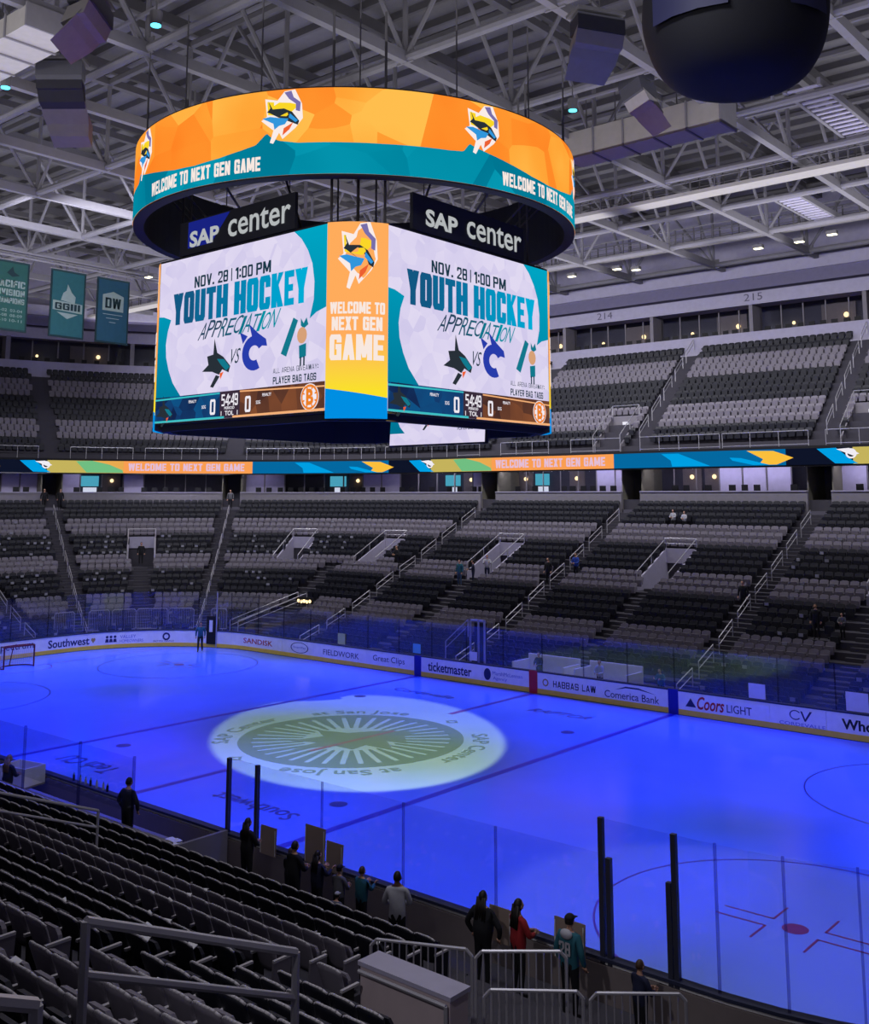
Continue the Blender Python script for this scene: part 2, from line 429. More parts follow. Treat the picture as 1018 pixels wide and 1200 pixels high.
# seating profile measured from the rows: floor height of each of the 26 rows of the lower bowl
ROWZ = [float(np.interp(i, [0, 4, 7, 11, 14, 18, 21, 25], [.1, 1.13, 2.06, 3.58, 4.55, 6.05, 7.18, 8.68])) for i in range(26)]
D0, DP = .75, .78
NZ = [z + float(np.interp(i, [2, 4, 5, 7, 8, 10, 14, 25], [.34, .26, .14, .02, -.22, -.36, -.45, -.45])) for i, z in enumerate(ROWZ)]      # the near stand: first rows a little higher, behind the bench, then a gentler rake
LIGHT_ROWS = {5, 6, 7, 12, 13, 14, 19, 20, 21}


def row_at(d): return max(0, min(25, int((d - D0) / DP)))
def floor_at(d): return ROWZ[row_at(d)]
def slope_at(d): return float(np.interp((d - D0) / DP - .5, range(26), ROWZ))

# ------------------------------------------------------------------ the ice sheet and its paint
ice_m = bpy.data.materials.new('ice'); ice_m.use_nodes = True
_nt = ice_m.node_tree; _b = _nt.nodes['Principled BSDF']
_tc = _nt.nodes.new('ShaderNodeTexCoord'); _n = _nt.nodes.new('ShaderNodeTexNoise'); _n.inputs['Scale'].default_value = .35; _n.inputs['Detail'].default_value = 5
_mx = _nt.nodes.new('ShaderNodeMix'); _mx.data_type = 'RGBA'; _mx.inputs[6].default_value = (.105, .25, .80, 1); _mx.inputs[7].default_value = (.135, .31, .92, 1)  # the blue of the lamps is put into the ice colour
_nt.links.new(_tc.outputs['Object'], _n.inputs['Vector']); _nt.links.new(_n.outputs['Fac'], _mx.inputs[0]); _nt.links.new(_mx.outputs[2], _b.inputs['Base Color'])
_n2 = _nt.nodes.new('ShaderNodeTexNoise'); _n2.inputs['Scale'].default_value = 1.2; _n2.inputs['Detail'].default_value = 6
_mr = _nt.nodes.new('ShaderNodeMapRange'); _mr.inputs[3].default_value = .10; _mr.inputs[4].default_value = .24
_nt.links.new(_tc.outputs['Object'], _n2.inputs['Vector']); _nt.links.new(_n2.outputs['Fac'], _mr.inputs[0]); _nt.links.new(_mr.outputs[0], _b.inputs['Roughness'])
_b.inputs['IOR'].default_value = 1.31; _b.inputs['Specular IOR Level'].default_value = .4

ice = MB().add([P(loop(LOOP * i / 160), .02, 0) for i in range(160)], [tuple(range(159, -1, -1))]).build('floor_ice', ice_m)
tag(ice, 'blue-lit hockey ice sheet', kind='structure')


def paint(name, col): return mat(name, (col[0] * .17, col[1] * .38, col[2] * .95, 1), .3, var=.05)  # same blue lighting tint multiplied into each paint colour


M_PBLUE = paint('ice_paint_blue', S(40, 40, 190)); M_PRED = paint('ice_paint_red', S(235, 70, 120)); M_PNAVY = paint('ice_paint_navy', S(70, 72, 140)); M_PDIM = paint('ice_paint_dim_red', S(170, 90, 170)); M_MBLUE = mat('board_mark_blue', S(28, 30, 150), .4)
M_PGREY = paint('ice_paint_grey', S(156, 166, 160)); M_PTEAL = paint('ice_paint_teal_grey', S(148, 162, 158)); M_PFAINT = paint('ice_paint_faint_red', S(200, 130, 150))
flat = lambda h: (lambda a, b: (a, b, h))
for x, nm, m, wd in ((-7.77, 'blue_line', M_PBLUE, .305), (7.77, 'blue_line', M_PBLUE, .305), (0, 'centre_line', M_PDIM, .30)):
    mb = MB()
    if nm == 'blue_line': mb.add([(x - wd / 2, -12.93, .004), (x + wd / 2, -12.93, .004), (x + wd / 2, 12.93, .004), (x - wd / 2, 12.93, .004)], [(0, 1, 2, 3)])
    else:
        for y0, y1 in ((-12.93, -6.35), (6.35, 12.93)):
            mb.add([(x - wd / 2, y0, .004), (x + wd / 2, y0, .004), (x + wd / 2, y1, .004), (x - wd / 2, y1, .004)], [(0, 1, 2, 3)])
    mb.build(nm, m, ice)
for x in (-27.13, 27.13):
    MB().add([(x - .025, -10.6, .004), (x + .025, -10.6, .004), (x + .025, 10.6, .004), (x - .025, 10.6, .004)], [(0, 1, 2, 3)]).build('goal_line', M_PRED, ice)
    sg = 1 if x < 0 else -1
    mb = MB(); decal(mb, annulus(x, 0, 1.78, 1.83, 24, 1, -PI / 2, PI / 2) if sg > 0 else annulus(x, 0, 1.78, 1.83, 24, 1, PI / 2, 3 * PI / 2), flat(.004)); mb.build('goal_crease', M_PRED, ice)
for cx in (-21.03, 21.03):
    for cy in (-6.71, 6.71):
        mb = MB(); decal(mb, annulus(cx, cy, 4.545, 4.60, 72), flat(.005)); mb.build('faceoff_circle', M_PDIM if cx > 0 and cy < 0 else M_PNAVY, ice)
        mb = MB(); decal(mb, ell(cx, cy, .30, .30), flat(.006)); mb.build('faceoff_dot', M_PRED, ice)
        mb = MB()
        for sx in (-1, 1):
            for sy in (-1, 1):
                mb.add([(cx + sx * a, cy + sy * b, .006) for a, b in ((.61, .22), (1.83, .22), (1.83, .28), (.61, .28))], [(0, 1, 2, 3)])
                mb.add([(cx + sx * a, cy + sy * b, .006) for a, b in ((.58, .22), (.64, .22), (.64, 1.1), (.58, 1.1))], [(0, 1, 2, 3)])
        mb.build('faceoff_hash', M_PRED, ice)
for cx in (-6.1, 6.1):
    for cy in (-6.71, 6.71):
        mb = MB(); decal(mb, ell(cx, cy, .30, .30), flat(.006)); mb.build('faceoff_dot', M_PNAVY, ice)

# centre logo: ring, rays, a leaping emblem and lettering round the circle
cl = empty('centre_ice_logo', (0, 0, 0)); cl.parent = ice
mb = MB(); decal(mb, annulus(0, 0, 4.05, 4.60, 96), flat(.006)); mb.build('ring', M_PTEAL, cl)
mb = MB()
for i in range(36):
    t = 2 * PI * (i + .5) / 36; a, b = .030, .062
    mb.add([(2.0 * math.cos(t - a), 2.0 * math.sin(t - a), .006), (4.06 * math.cos(t - b), 4.06 * math.sin(t - b), .006), (4.06 * math.cos(t + b), 4.06 * math.sin(t + b), .006), (2.0 * math.cos(t + a), 2.0 * math.sin(t + a), .006)], [(0, 1, 2, 3)])
mb.build('rays', M_PTEAL, cl)
VA = math.radians(40.4)     # the emblem reads from the bench side


def rot2(p, a=0.0): return (p[0] * math.cos(a) - p[1] * math.sin(a), p[0] * math.sin(a) + p[1] * math.cos(a))


SHARK = [(-1.75, .95), (-.55, .85), (-.25, 1.75), (.35, .75), (1.5, .35), (2.35, -.55), (1.6, -.75), (1.05, -1.65), (.75, -.95), (.2, -2.1), (-.1, -1.0), (-.75, -1.25), (-.95, -.45), (-2.3, -.15), (-1.15, .25)]
mb = MB(); decal(mb, [rot2((x * 1.25, y * 1.25), 1.35) for x, y in SHARK], flat(.008)); mb.build('emblem', M_PGREY, cl)
mb = MB(); decal(mb, [rot2((x, y), 1.4) for x, y in ((-2.4, -.75), (2.2, -.1), (2.2, .08), (-2.5, -.55))], flat(.010)); mb.build('stick', M_PFAINT, cl)


def arc_text(mb, body, r, a_mid, size, h, bold=.01):
    v, f = text2d(body, bold, 0, 1.05); wd = v[:, 0].max() * size
    vs = []
    for x, y in v:
        t = a_mid + (wd / 2 - x * size) / r; q = r + y * size
        vs.append((q * math.cos(t), q * math.sin(t), h))
    mb.add(vs, f)


for body, am in (('SAP Center', 202), ('at San Jose', 130), ('SAP Center', 22), ('at San Jose', 310)):
    mb = MB(); arc_text(mb, body, 4.98, math.radians(am), .66, .006, .015); mb.build('ring_lettering', M_PTEAL, cl)
for am in (78, 258):
    am = math.radians(am); v, f = annulus(0, 0, .18, .34, 4); mb = MB(); mb.add([(5.25 * math.cos(am) + a, 5.25 * math.sin(am) + b, .006) for a, b in v], f); mb.build('ring_emblem', M_PTEAL, cl)


def ice_text(body, cx, cy, wd, ht, ang, m, bold=.01, shear=0):
    mb = MB(); vs, f = fit_text(body, -wd / 2, wd / 2, -ht / 2, ht / 2, bold, shear)
    mb.add([(cx + rot2(p, ang)[0], cy + rot2(p, ang)[1], .006) for p in vs], f); o = mb.build('ice_advert_lettering', m, ice); return o


ice_text('Southwest', 4.1, -8.6, 3.9, .75, PI, M_PNAVY)
ice_text('Cordevalle', -4.2, 9.4, 3.9, .7, 0, M_PNAVY)
ice_text('Tech CU', -4.6, -9.2, 3.2, .9, PI, M_PNAVY)
ice_text('RAPTOR', 3.8, 9.6, 3.2, .7, 0, M_PNAVY, shear=.3)

# ------------------------------------------------------------------ dasher boards, kick plate, cap rail, glass
BH = 1.07
boards = empty('rink_boards', (0, 0, 0), label='white dasher boards with adverts, yellow kick plate and clear glass around the ice', cat='rink boards')
N_P = 66
DOORS = []
for i in range(N_P):
    s0, s1 = LOOP * i / N_P + .006, LOOP * (i + 1) / N_P - .006
    pth = [loop(s0 + (s1 - s0) * k / 4) for k in range(5)]
    mb = MB(); sweep(mb, pth, [(0, .22), (.0, BH - .03), (.14, BH - .03), (.14, .02), (.02, .02), (.02, .22)], closed=True)
    mb.build('board_panel', M_BOARD, boards)
PATH_LOOP = [loop(LOOP * i / 176) for i in range(177)]
mb = MB(); sweep(mb, PATH_LOOP, [(-.012, .03), (-.012, .26), (.02, .26), (.02, .03)], closed=True); mb.build('kick_plate', M_KICK, boards)
mb = MB(); sweep(mb, PATH_LOOP, [(-.02, BH - .03), (-.02, BH + .03), (.2, BH + .03), (.2, BH - .03)], closed=True); mb.build('cap_rail', M_CAP, boards)
mb = MB(); sweep(mb, PATH_LOOP, [(.145, .05), (.145, BH - .1), (.20, BH - .1), (.20, .05)], closed=True); mb.build('board_back', mat('board_back_tan', S(128, 118, 118), .8), boards)
M_ADB = mat('advert_navy', S(38, 42, 92), .4); M_ADR = mat('advert_red', S(190, 40, 52), .4); M_ADK = mat('advert_black', S(28, 28, 40), .4); M_ADG = mat('advert_gold', S(178, 150, 90), .4); M_ADL = mat('advert_light_blue', S(96, 110, 190), .4)


def on_boards(s, h=-.006):
    """maps (u metres to the right as read from the ice, v height) near arc position s"""
    return lambda a, b: P(loop(s - a), h, b)


def x_s(x): return AX - x      # far straight


def board_text(body, s, wd, z0, z1, m, bold=.01, shear=0):
    mb = MB(); decal(mb, fit_text(body, -wd / 2, wd / 2, z0, z1, bold, shear), on_boards(s)); return mb.build('advert_lettering', m, boards)


def board_shape(poly, s, m, h=-.006, nm='advert_emblem'):
    mb = MB(); decal(mb, poly, on_boards(s, h)); return mb.build(nm, m, boards)


def mark(x, m, wd=.5):
    mb = MB(); sweep(mb, [out_far(x - wd / 2), out_far(x + wd / 2)], [(-.022, .0), (-.022, BH + .035), (.01, BH + .035), (.01, 0)], closed=True); mb.build('line_mark', m, boards)


mark(7.77, M_MBLUE); mark(-7.77, M_MBLUE); mark(0, M_ADR)
# far boards, left to right, positions read from the photograph
board_text('Great Clips', 31.92, 2.45, .40, .82, M_ADB, 0)
board_text('FIELDWORK', 35.78, 3.0, .43, .75, M_ADB, 0)
board_shape(annulus(0, .62, .72, .80, 32, .40), 39.39, M_ADB); board_text('SmartWay', 39.39, 1.1, .54, .70, M_ADL, 0)
board_text('ticketmaster', 27.45, 3.05, .36, .86, M_ADB, .02)
board_shape(ell(0, .62, .23, .30), 24.87, M_ADB); board_text('MarshMcLennan', 23.58, 1.9, .62, .80, M_ADL, 0); board_text('Agency', 24.05, .9, .34, .54, M_ADL, 0)
board_shape(annulus(0, .60, .12, .19, 8), 21.21, M_ADG); mb = MB(); decal(mb, block('HABBAS LAW', -1.23, 1.23, .43, .74, .22, .15, .22), on_boards(19.52)); mb.build('advert_lettering', M_ADK, boards)
board_text('Comerica Bank', 16.35, 2.9, .33, .66, M_ADB, .004); board_shape([(-1.0, .72), (-.4, .92), (.3, .92), (1.2, .72), (.3, .85), (-.4, .85)], 16.25, M_ADB)
board_shape([(-.26, .42), (0, .80), (.26, .42)], 13.32, M_ADB); board_text('Coors', 12.36, 1.3, .36, .92, M_ADR, .02, .3); board_text('LIGHT', 11.02, 1.15, .40, .74, M_ADB, .004)
board_shape(annulus(-.22, .70, .20, .25, 20, .8, .6, 5.6), 8.31, M_ADB); board_shape([(.0, .88), (.08, .88), (.2, .58), (.40, .9), (.50, .9), (.22, .48), (.17, .48)], 8.31, M_ADB); board_text('CORDEVALLE', 8.25, 1.95, .26, .40, M_ADL, 0)
board_text('Whole', 5.75, 1.7, .4, .82, M_ADK, .03)
# curved far-left corner
board_text('SANDISK', 43.29, 2.8, .46, .78, M_ADR, .012)
board_text('BOYD GANZ', 50.55, 1.34, .32, .42, M_ADB, 0); board_shape(annulus(0, .66, .14, .25, 20), 50.4, M_ADB)
board_text('VALLEY', 52.85, 1.0, .62, .82, M_ADL, 0); board_text('HOMEOWNERS', 52.63, 1.5, .36, .54, M_ADL, 0)
for k in range(3): board_shape(ell(-.25 + .25 * k, .74, .09, .09, 12), 53.92, M_ADB); board_shape([(-.37 + .25 * k, .40), (-.13 + .25 * k, .40), (-.17 + .25 * k, .62), (-.33 + .25 * k, .62)], 53.92, M_ADB)
board_text('Southwest', 56.67, 2.75, .36, .86, M_ADB, .02)
board_shape([(-.14, .62), (-.12, .72), (-.05, .75), (0, .7), (.05, .75), (.12, .72), (.14, .62), (0, .42)], 55.05, M_ADG)
board_text('spectrum', 60.2, 2.4, .40, .90, M_ADB, .015)

# glass: panes and posts
glass = boards


def pane(s0, s1, z0, z1, d=.10, nm='glass_pane', par=None):
    pth = [loop(s0 + (s1 - s0) * k / 2) for k in range(3)]
    mb = MB(); sweep(mb, pth, [(d, z0), (d, z1), (d + .012, z1), (d + .012, z0)], closed=True); mb.build(nm, M_GLASS, par or glass)


def gpost(s, z0, z1, r=.03, d=.11, nm='glass_post'):
    o = loop(s); mb = MB(); mb.box(-r, r, -r, r, z0, z1, rz=math.atan2(o[3], o[2]), o=P(o, d, 0)); mb.build(nm, M_POST if r > .045 else M_POSTL, glass)


S_NEAR = L_FAR + L_C + L_END + L_C       # near straight starts (x = -AX)
S_NR = S_NEAR + L_FAR
# far side and far-left corner and left end
far_posts = list(np.arange(x_s(20.0), L_FAR + L_C + L_END * .9, 2.44))
for a, b in zip(far_posts, far_posts[1:]):
    hi = 2.95 if a < L_FAR - 2 else 3.55
    pane(a + .02, b - .02, BH + .02, hi)
for a in far_posts: gpost(a, BH, 2.95 if a < L_FAR - 2 else 3.55, .025)
# near side: bench gap up to x = 8.4, then panes to the right and round the near corner
near_x = [8.42, 9.57, 11.98, 14.64, 17.25, 19.83, 21.39, 22.15, 23.35]
sx_ = [S_NEAR + AX + x for x in near_x if x <= AX]
t_ = [S_NR + k for k in (.25, 1.45, 2.65, 3.9, 5.1, 6.4, 7.6)]
nsx = sx_ + t_
for a, b in zip(nsx, nsx[1:]):
    pane(a + .02, b - .02, BH + .02, 2.95 if a < sx_[-2] else 3.6)
for i, a in enumerate(nsx):
    thick = i in (0, 1, 5, 6)
    gpost(a, BH - (.6 if thick else 0), 2.95 if a < sx_[-2] else 3.62, .05 if thick else .022)
gpost(sx_[-2] + .16, BH - .6, 2.9, .05); gpost(sx_[-1] - .12, BH - .6, 2.75, .05)
# posts and panes behind the bench
mb = None
for x, y, h in ((6.9, -15.0, 3.0), (4.3, -15.0, 3.0), (1.3, -15.0, 3.0), (-1.0, -15.0, 3.0)):
    gpost(S_NEAR + AX + x, .9, 3.1, .03, 2.02)
for a, b in ((-1.0, 1.3), (1.3, 4.3), (4.3, 6.9)): pane(S_NEAR + AX + a + .03, S_NEAR + AX + b - .03, 1.7, 3.05, 2.02)

# ------------------------------------------------------------------ lower bowl terraces
def terrace_prof(r0, r1, base=None, Z=None):
    Z = Z or ROWZ
    prof = [(D0 + DP * r0, base if base is not None else Z[r0] - .3)]
    for i in range(r0, r1 + 1): prof += [(D0 + DP * i, Z[i]), (D0 + DP * (i + 1), Z[i])]
    return prof


VOMS = [((.45, 0), 'far'), ((-12.6, 0), 'far'), (math.radians(4), 'c'), (math.radians(24), 'c'), (math.radians(56), 'c'), ((13.9, 0), 'far')]
VW, V0, V1 = 1.1, 14, 19                      # half width, first and last row of each stair well
segs = []; xs = sorted(set([AX, -AX] + [q[0] + e for q, k in VOMS if k == 'far' for e in (-VW, VW)]), reverse=True)
for a_, b_ in zip(xs, xs[1:]): segs.append(([out_far(a_), out_far(b_)], any(k == 'far' and abs((a_ + b_) / 2 - q[0]) < VW for q, k in VOMS)))
VA_ = VW / 20.5; ts = sorted(set([0, PI / 2] + [q + e for q, k in VOMS if k == 'c' for e in (-VA_, VA_)]))
for a_, b_ in zip(ts, ts[1:]):
    n_ = max(1, int((b_ - a_) / .09)); segs.append(([out_fl(t) for t in np.linspace(a_, b_, n_ + 1)], any(k == 'c' and abs((a_ + b_) / 2 - q) < VA_ for q, k in VOMS)))
segs.append(([out_left(BY), out_left(0), out_left(-BY)], False))
mb = MB(); full = [(.2, 0.0), (D0, .0)] + terrace_prof(0, 25)
well = [(.2, 0.0), (D0, .0)] + terrace_prof(0, V0 - 1) + [(D0 + DP * V0, ROWZ[V0 - 1]), (D0 + DP * V1, ROWZ[V0 - 1])] + terrace_prof(V1, 25)[1:]
for pth, wl in segs: sweep(mb, pth, well if wl else full)
ter_far = mb.build('terrace_far', M_CONC); tag(ter_far, 'stepped concrete terraces of the far stand', kind='structure')
PATH_NEAR = [out_near(x) for x in (-16, -8, 0, 8, 14, 18.1)]
mb = MB(); sweep(mb, PATH_NEAR, [(2.12, .0), (2.12, NZ[2])] + terrace_prof(2, 25, None, NZ)[1:]); ter_near = mb.build('terrace_near', M_CONC); tag(ter_near, 'stepped concrete terraces of the near stand', kind='structure')
PATH_NR = [out_near(18.1), out_near(AX)] + [out_nr(t) for t in np.linspace(0, math.radians(38), 7)[1:]]
mb = MB(); sweep(mb, PATH_NR, [(D0 + DP * 7.9, 0)] + terrace_prof(8, 25, None, NZ)[1:]); o = mb.build('terrace_corner', M_CONC); tag(o, 'stepped concrete terraces in the near corner', kind='structure')
mb = MB(); sweep(mb, PATH_NEAR + PATH_NR[1:], [(.2, .02), (24, .02)]); o = mb.build('floor_concourse', M_STEP); tag(o, 'dark floor behind the near boards', kind='structure')
# side wall of the near terrace towards the tunnel
mb = MB(); pts = [(18.1, -12.95 - d, z) for d, z in terrace_prof(2, 8, None, NZ)] + [(18.1, -12.95 - D0 - DP * 9, 0), (18.1, -12.95 - D0 - DP * 2, 0)]
mb.add(pts, [tuple(range(len(pts)))]); o = mb.build('wall_tunnel', M_CONC); tag(o, 'concrete side wall of the near stand', kind='structure')
o = MB().box(18.15, 23.4, -19.8, -15.4, .03, 1.1).build('floor_landing', M_STEP); tag(o, 'raised landing beside the near stand', kind='structure')
# aisle definitions of the far stand: (bottom xy, top xy)
def fl(t, d): o = out_fl(math.radians(t)); return P(o, d, 0)[:2]
AISLES = [((7.25, 13.4), (7.25, 34)), ((-6.15, 13.4), (-6.15, 34)), ((-18.9, 13.4), (-18.9, 34)), (fl(33, .8), fl(41.5, 21)), (fl(75, .8), fl(70.5, 21)), (fl(95, .8), fl(88, 21)), ((20.3, 13.4), (20.3, 34))]
HALF_STAIRS = [((.6, 13.4), (.6, 25)), ((-12.6, 13.4), (-12.6, 25)), ((13.8, 13.4), (13.8, 25)), (fl(10, .8), fl(12, 12)), (fl(54, .8), fl(56, 12))]


def dseg(p, a, b):
    ax, ay = a; bx, by = b; dx, dy = bx - ax, by - ay; t = ((p[0] - ax) * dx + (p[1] - ay) * dy) / (dx * dx + dy * dy)
    t = max(0, min(1, t)); return math.hypot(p[0] - ax - t * dx, p[1] - ay - t * dy)


def dist_out(p):
    """distance of a plan point from the board line (far side and corners)"""
    qx, qy = abs(p[0]) - AX, abs(p[1]) - BY
    return math.hypot(max(qx, 0), max(qy, 0)) + min(max(qx, qy), 0) - R0


# aisle steps: half-height treads between rows
st = MB()
for a, b in AISLES + HALF_STAIRS:
    A, B = Vector(a), Vector(b); L = (B - A).length; d = (B - A) / L; n = Vector((-d.y, d.x)); ang = math.atan2(d.y, d.x)
    for k in range(int(L / (DP / 2))):
        c = A + d * (k + .5) * DP / 2; dd = dist_out(c)
        if dd < D0 + .3 or dd > D0 + 26 * DP - .4: continue
        z = slope_at(dd) + .04
        st.box(-DP / 4, DP / 4, -.52, .52, z - .35, z + .01, rz=ang, o=(c.x, c.y, 0))
st.build('aisle_steps', M_STEP, ter_far); C.objects[-1]['kind'] = 'stuff'

# ------------------------------------------------------------------ wall behind the lower bowl, suites, ribbon soffit, upper deck
D_W = D0 + 26 * DP            # 21.03
Z_L = 10.12                   # suite ledge
SUITE_GAPS = [7.25, -6.15, -18.9, 20.3]


def far_spans():
    xs = sorted(SUITE_GAPS, reverse=True); out = []
    for a, b in zip(xs, xs[1:]): out.append((a - .75, b + .75))
    return out


spans_far = far_spans()     # (x right, x left)
# suite front walls, broken at the aisles
def span_paths():
    res = [[out_far(a), out_far((a + b) / 2), out_far(b)] for a, b in spans_far]
    t1, t2, t3 = math.radians(41.5), math.radians(70.5), math.radians(88); g = math.radians(1.5)
    res.append([out_far(-18.9 - .75), out_far(-AX)] + [out_fl(t) for t in np.linspace(0, t1 - g, 7)[1:]])
    res.append([out_fl(t) for t in np.linspace(t1 + g, t2 - g, 6)]); res.append([out_fl(t) for t in np.linspace(t2 + g, PI / 2, 4)] + [out_left(0), out_left(-BY)])
    return res


SPANS = span_paths()
for pth in SPANS:
    mb = MB(); sweep(mb, pth, [(D_W, 8.4), (D_W, Z_L), (D_W + .25, Z_L), (D_W + .25, 8.4)], closed=True); o = mb.build('wall_suite_front', M_CONCL); tag(o, 'pale concrete wall under the suites', kind='structure')
    mb = MB(); sweep(mb, pth, [(D_W - .06, Z_L), (D_W - .06, Z_L + .07), (D_W + .4, Z_L + .07), (D_W + .4, Z_L)], closed=True); mb.build('ledge', M_WALLP, o)
mb = MB(); sweep(mb, PATH_FAR, [(D_W, 8.9), (D_W + 5, 8.9)]); o = mb.build('floor_suite', M_STEP); tag(o, 'suite floor', kind='structure')
mb = MB(); sweep(mb, PATH_FAR, [(D_W + 3.2, 8.9), (D_W + 3.2, 12.4)]); o = mb.build('wall_suite_back', M_WALLD); tag(o, 'dark back wall of the suites', kind='structure')
mb = MB(); sweep(mb, PATH_FAR, [(D_W - .3, 12.0), (D_W + 5, 12.0)]); o = mb.build('ceiling_suite', M_WALLD); tag(o, 'soffit above the suites', kind='structure')
# fascia carrying the ribbon
D_R = D_W - .38; ZR0, ZR1 = 11.80, 12.83
mb = MB(); sweep(mb, PATH_FAR, [(D_R + .05, 11.7), (D_R + .05, 13.0), (D_R + .6, 13.0), (D_R + .6, 11.7)], closed=True); o = mb.build('trim_fascia', M_BLACK); tag(o, 'fascia behind the ribbon display', kind='structure')
# upper deck
UR = 14; UD0, UDP, UZ0, URISE = 22.2, .69, 13.45, .575
prof = [(D_R + .05, 13.0), (UD0, 13.0)]
for i in range(UR): prof += [(UD0 + UDP * i, UZ0 + URISE * i), (UD0 + UDP * (i + 1), UZ0 + URISE * i)]
D_UW = UD0 + UDP * UR
mb = MB(); sweep(mb, PATH_FAR, prof); ter_up = mb.build('terrace_upper', M_CONC); tag(ter_up, 'stepped concrete terraces of the upper deck', kind='structure')
# upper press level: ledge, windows, number band, soffit and top wall
mb = MB(); sweep(mb, PATH_FAR, [(D_UW, 20.9), (D_UW, 22.5), (D_UW + .3, 22.5), (D_UW + .3, 20.9)], closed=True); o = mb.build('wall_upper_ledge', M_WALLP); tag(o, 'pale ledge wall above the upper deck', kind='structure')
mb = MB(); sweep(mb, PATH_FAR, [(D_UW + .3, 21.6), (D_UW + 3.6, 21.6), (D_UW + 3.6, 25.2)]); o = mb.build('wall_upper_back', M_WALLD); tag(o, 'dark back wall of the upper boxes', kind='structure')
mb = MB(); sweep(mb, PATH_FAR, [(D_UW + 3.6, 25.0), (D_UW + .4, 24.72), (D_UW + .4, 25.72), (D_UW + 1.6, 25.75)]); o = mb.build('wall_upper_band', M_WALLP); tag(o, 'pale wall band with section numbers', kind='structure')
mb = MB(); sweep(mb, PATH_FAR, [(D_UW + 1.6, 25.7), (D_UW + 1.6, 26.0), (D_UW + .9, 26.05), (D_UW + 1.2, 27.05)]); q_ = mb.build('wall_upper_lilac', M_WALLB); tag(q_, 'lilac wall band above the section numbers', kind='structure')
mb = MB(); sweep(mb, PATH_FAR, [(D_UW + 1.2, 27.05), (D_UW + 1.0, 27.1), (D_UW + 1.0, 28.1), (D_UW + 2.4, 28.3), (D_UW + 2.4, 36)]); q_ = mb.build('wall_upper_top', M_WALLP); tag(q_, 'pale top wall under the roof', kind='structure')
UB = o
M_NUM = mat('number_grey', S(96, 92, 110), .8)
for x, t in ((-1.2, '215'), (-14.6, '214'), (12.2, '216')):
    mb = MB(); vs, f = fit_text(t, -.75, .75, 25.02, 25.6); mb.add([P(out_far(x + a), D_UW + .39, b) for a, b in vs], f); mb.build('section_number', M_NUM, UB)

# ------------------------------------------------------------------ roof
ceil_ = MB().box(-75, 55, -50, 58, 34.6, 34.9).build('ceiling', M_DECK); tag(ceil_, 'dark corrugated roof deck', kind='structure')
purl = MB().box(-75, 55, -.09, .09, 34.2, 34.6).mesh('purlin', M_STEELD)
for y in np.arange(-40, 54, 1.9): put('purlin', purl, ceil_, (0, y, 0))
rib_ = MB().box(-.15, .15, -50, 58, 33.6, 34.2).mesh('roof_beam', M_STEELD)
for x in np.arange(-71.3, 50, 7.5): put('roof_beam', rib_, ceil_, (x, 0, 0))
GX = [11.2 + 7.5 * k for k in range(-10, 4)]; GY = [14 + 7.5 * k for k in range(-5, 5)]
ZB, ZT = 28.0, 33.0
bc_x = MB().tube((GX[0] - 3, 0, 0), (GX[-1] + 3, 0, 0), .20, 8).mesh('bottom_chord', M_STEEL)
tc_x = MB().tube((GX[0] - 3, 0, 0), (GX[-1] + 3, 0, 0), .22, 6).mesh('top_chord', M_STEELD)
bc_y = MB().box(-.17, .17, GY[0] - 3, GY[-1] + 4, -.24, .24).mesh('bottom_chord', M_STEEL)
tc_y = MB().box(-.2, .2, GY[0] - 3, GY[-1] + 4, -.2, .2).mesh('top_chord', M_STEELD)
vert_ = MB().tube((0, 0, 0), (0, 0, ZT - ZB), .12, 6).mesh('vertical_brace', M_STEEL)
dgx = MB().tube((0, 0, 0), (3.75, 0, ZT - ZB), .11, 6).mesh('diagonal_brace', M_STEEL)
dgx2 = MB().tube((0, 0, 0), (-3.75, 0, ZT - ZB), .11, 6).mesh('diagonal_brace', M_STEEL)
dgy = MB().tube((0, 0, 0), (0, 3.75, ZT - ZB), .11, 6).mesh('diagonal_brace', M_STEEL)
dgy2 = MB().tube((0, 0, 0), (0, -3.75, ZT - ZB), .11, 6).mesh('diagonal_brace', M_STEEL)
gus = MB().box(-.45, .45, -.04, .04, -.35, .35).mesh('gusset_plate', M_STEEL)
for y in GY:
    t = empty('roof_truss', (0, y, ZB), label='long grey steel roof truss', kind='structure')
    put('bottom_chord', bc_x, t); put('top_chord', tc_x, t, (0, 0, ZT - ZB))
    for x in GX:
        put('diagonal_brace', dgx if round((x - 11.2) / 7.5) % 2 else dgx2, t, (x, 0, 0)); put('gusset_plate', gus, t, (x, 0, .1))
for x in GX:
    t = empty('roof_truss', (x, 0, ZB), label='grey steel cross truss under the roof', kind='structure')
    put('bottom_chord', bc_y, t); put('top_chord', tc_y, t, (0, 0, ZT - ZB))
    for y in GY:
        put('vertical_brace', vert_, t, (0, y, 0)); put('diagonal_brace', dgy2, t, (0, y, 0))
# secondary pipes half way between the trusses
for y in (17.7, 25.2, 32.8, 40.2, 10.2, -9):
    t = MB().tube((-70, y, 29.2), (50, y, 29.2), .10, 6).build('trim_pipe', M_STEEL); tag(t, 'thin grey roof pipe', kind='structure')

# ------------------------------------------------------------------ scoreboard
sb = empty('hanging_scoreboard', (0, 0, 12.5), label='four-sided hanging scoreboard with video faces under a round orange and teal display ring', cat='scoreboard')
FA, FC, ZF0, ZF1 = 6.57, 5.03, 12.78, 19.48


def sbuild(mb, name, mats, parent=None, smooth=False):
    mb.v = [(x, y, z - 12.5) for x, y, z in mb.v]
    return mb.build(name, mats, parent or sb, smooth)


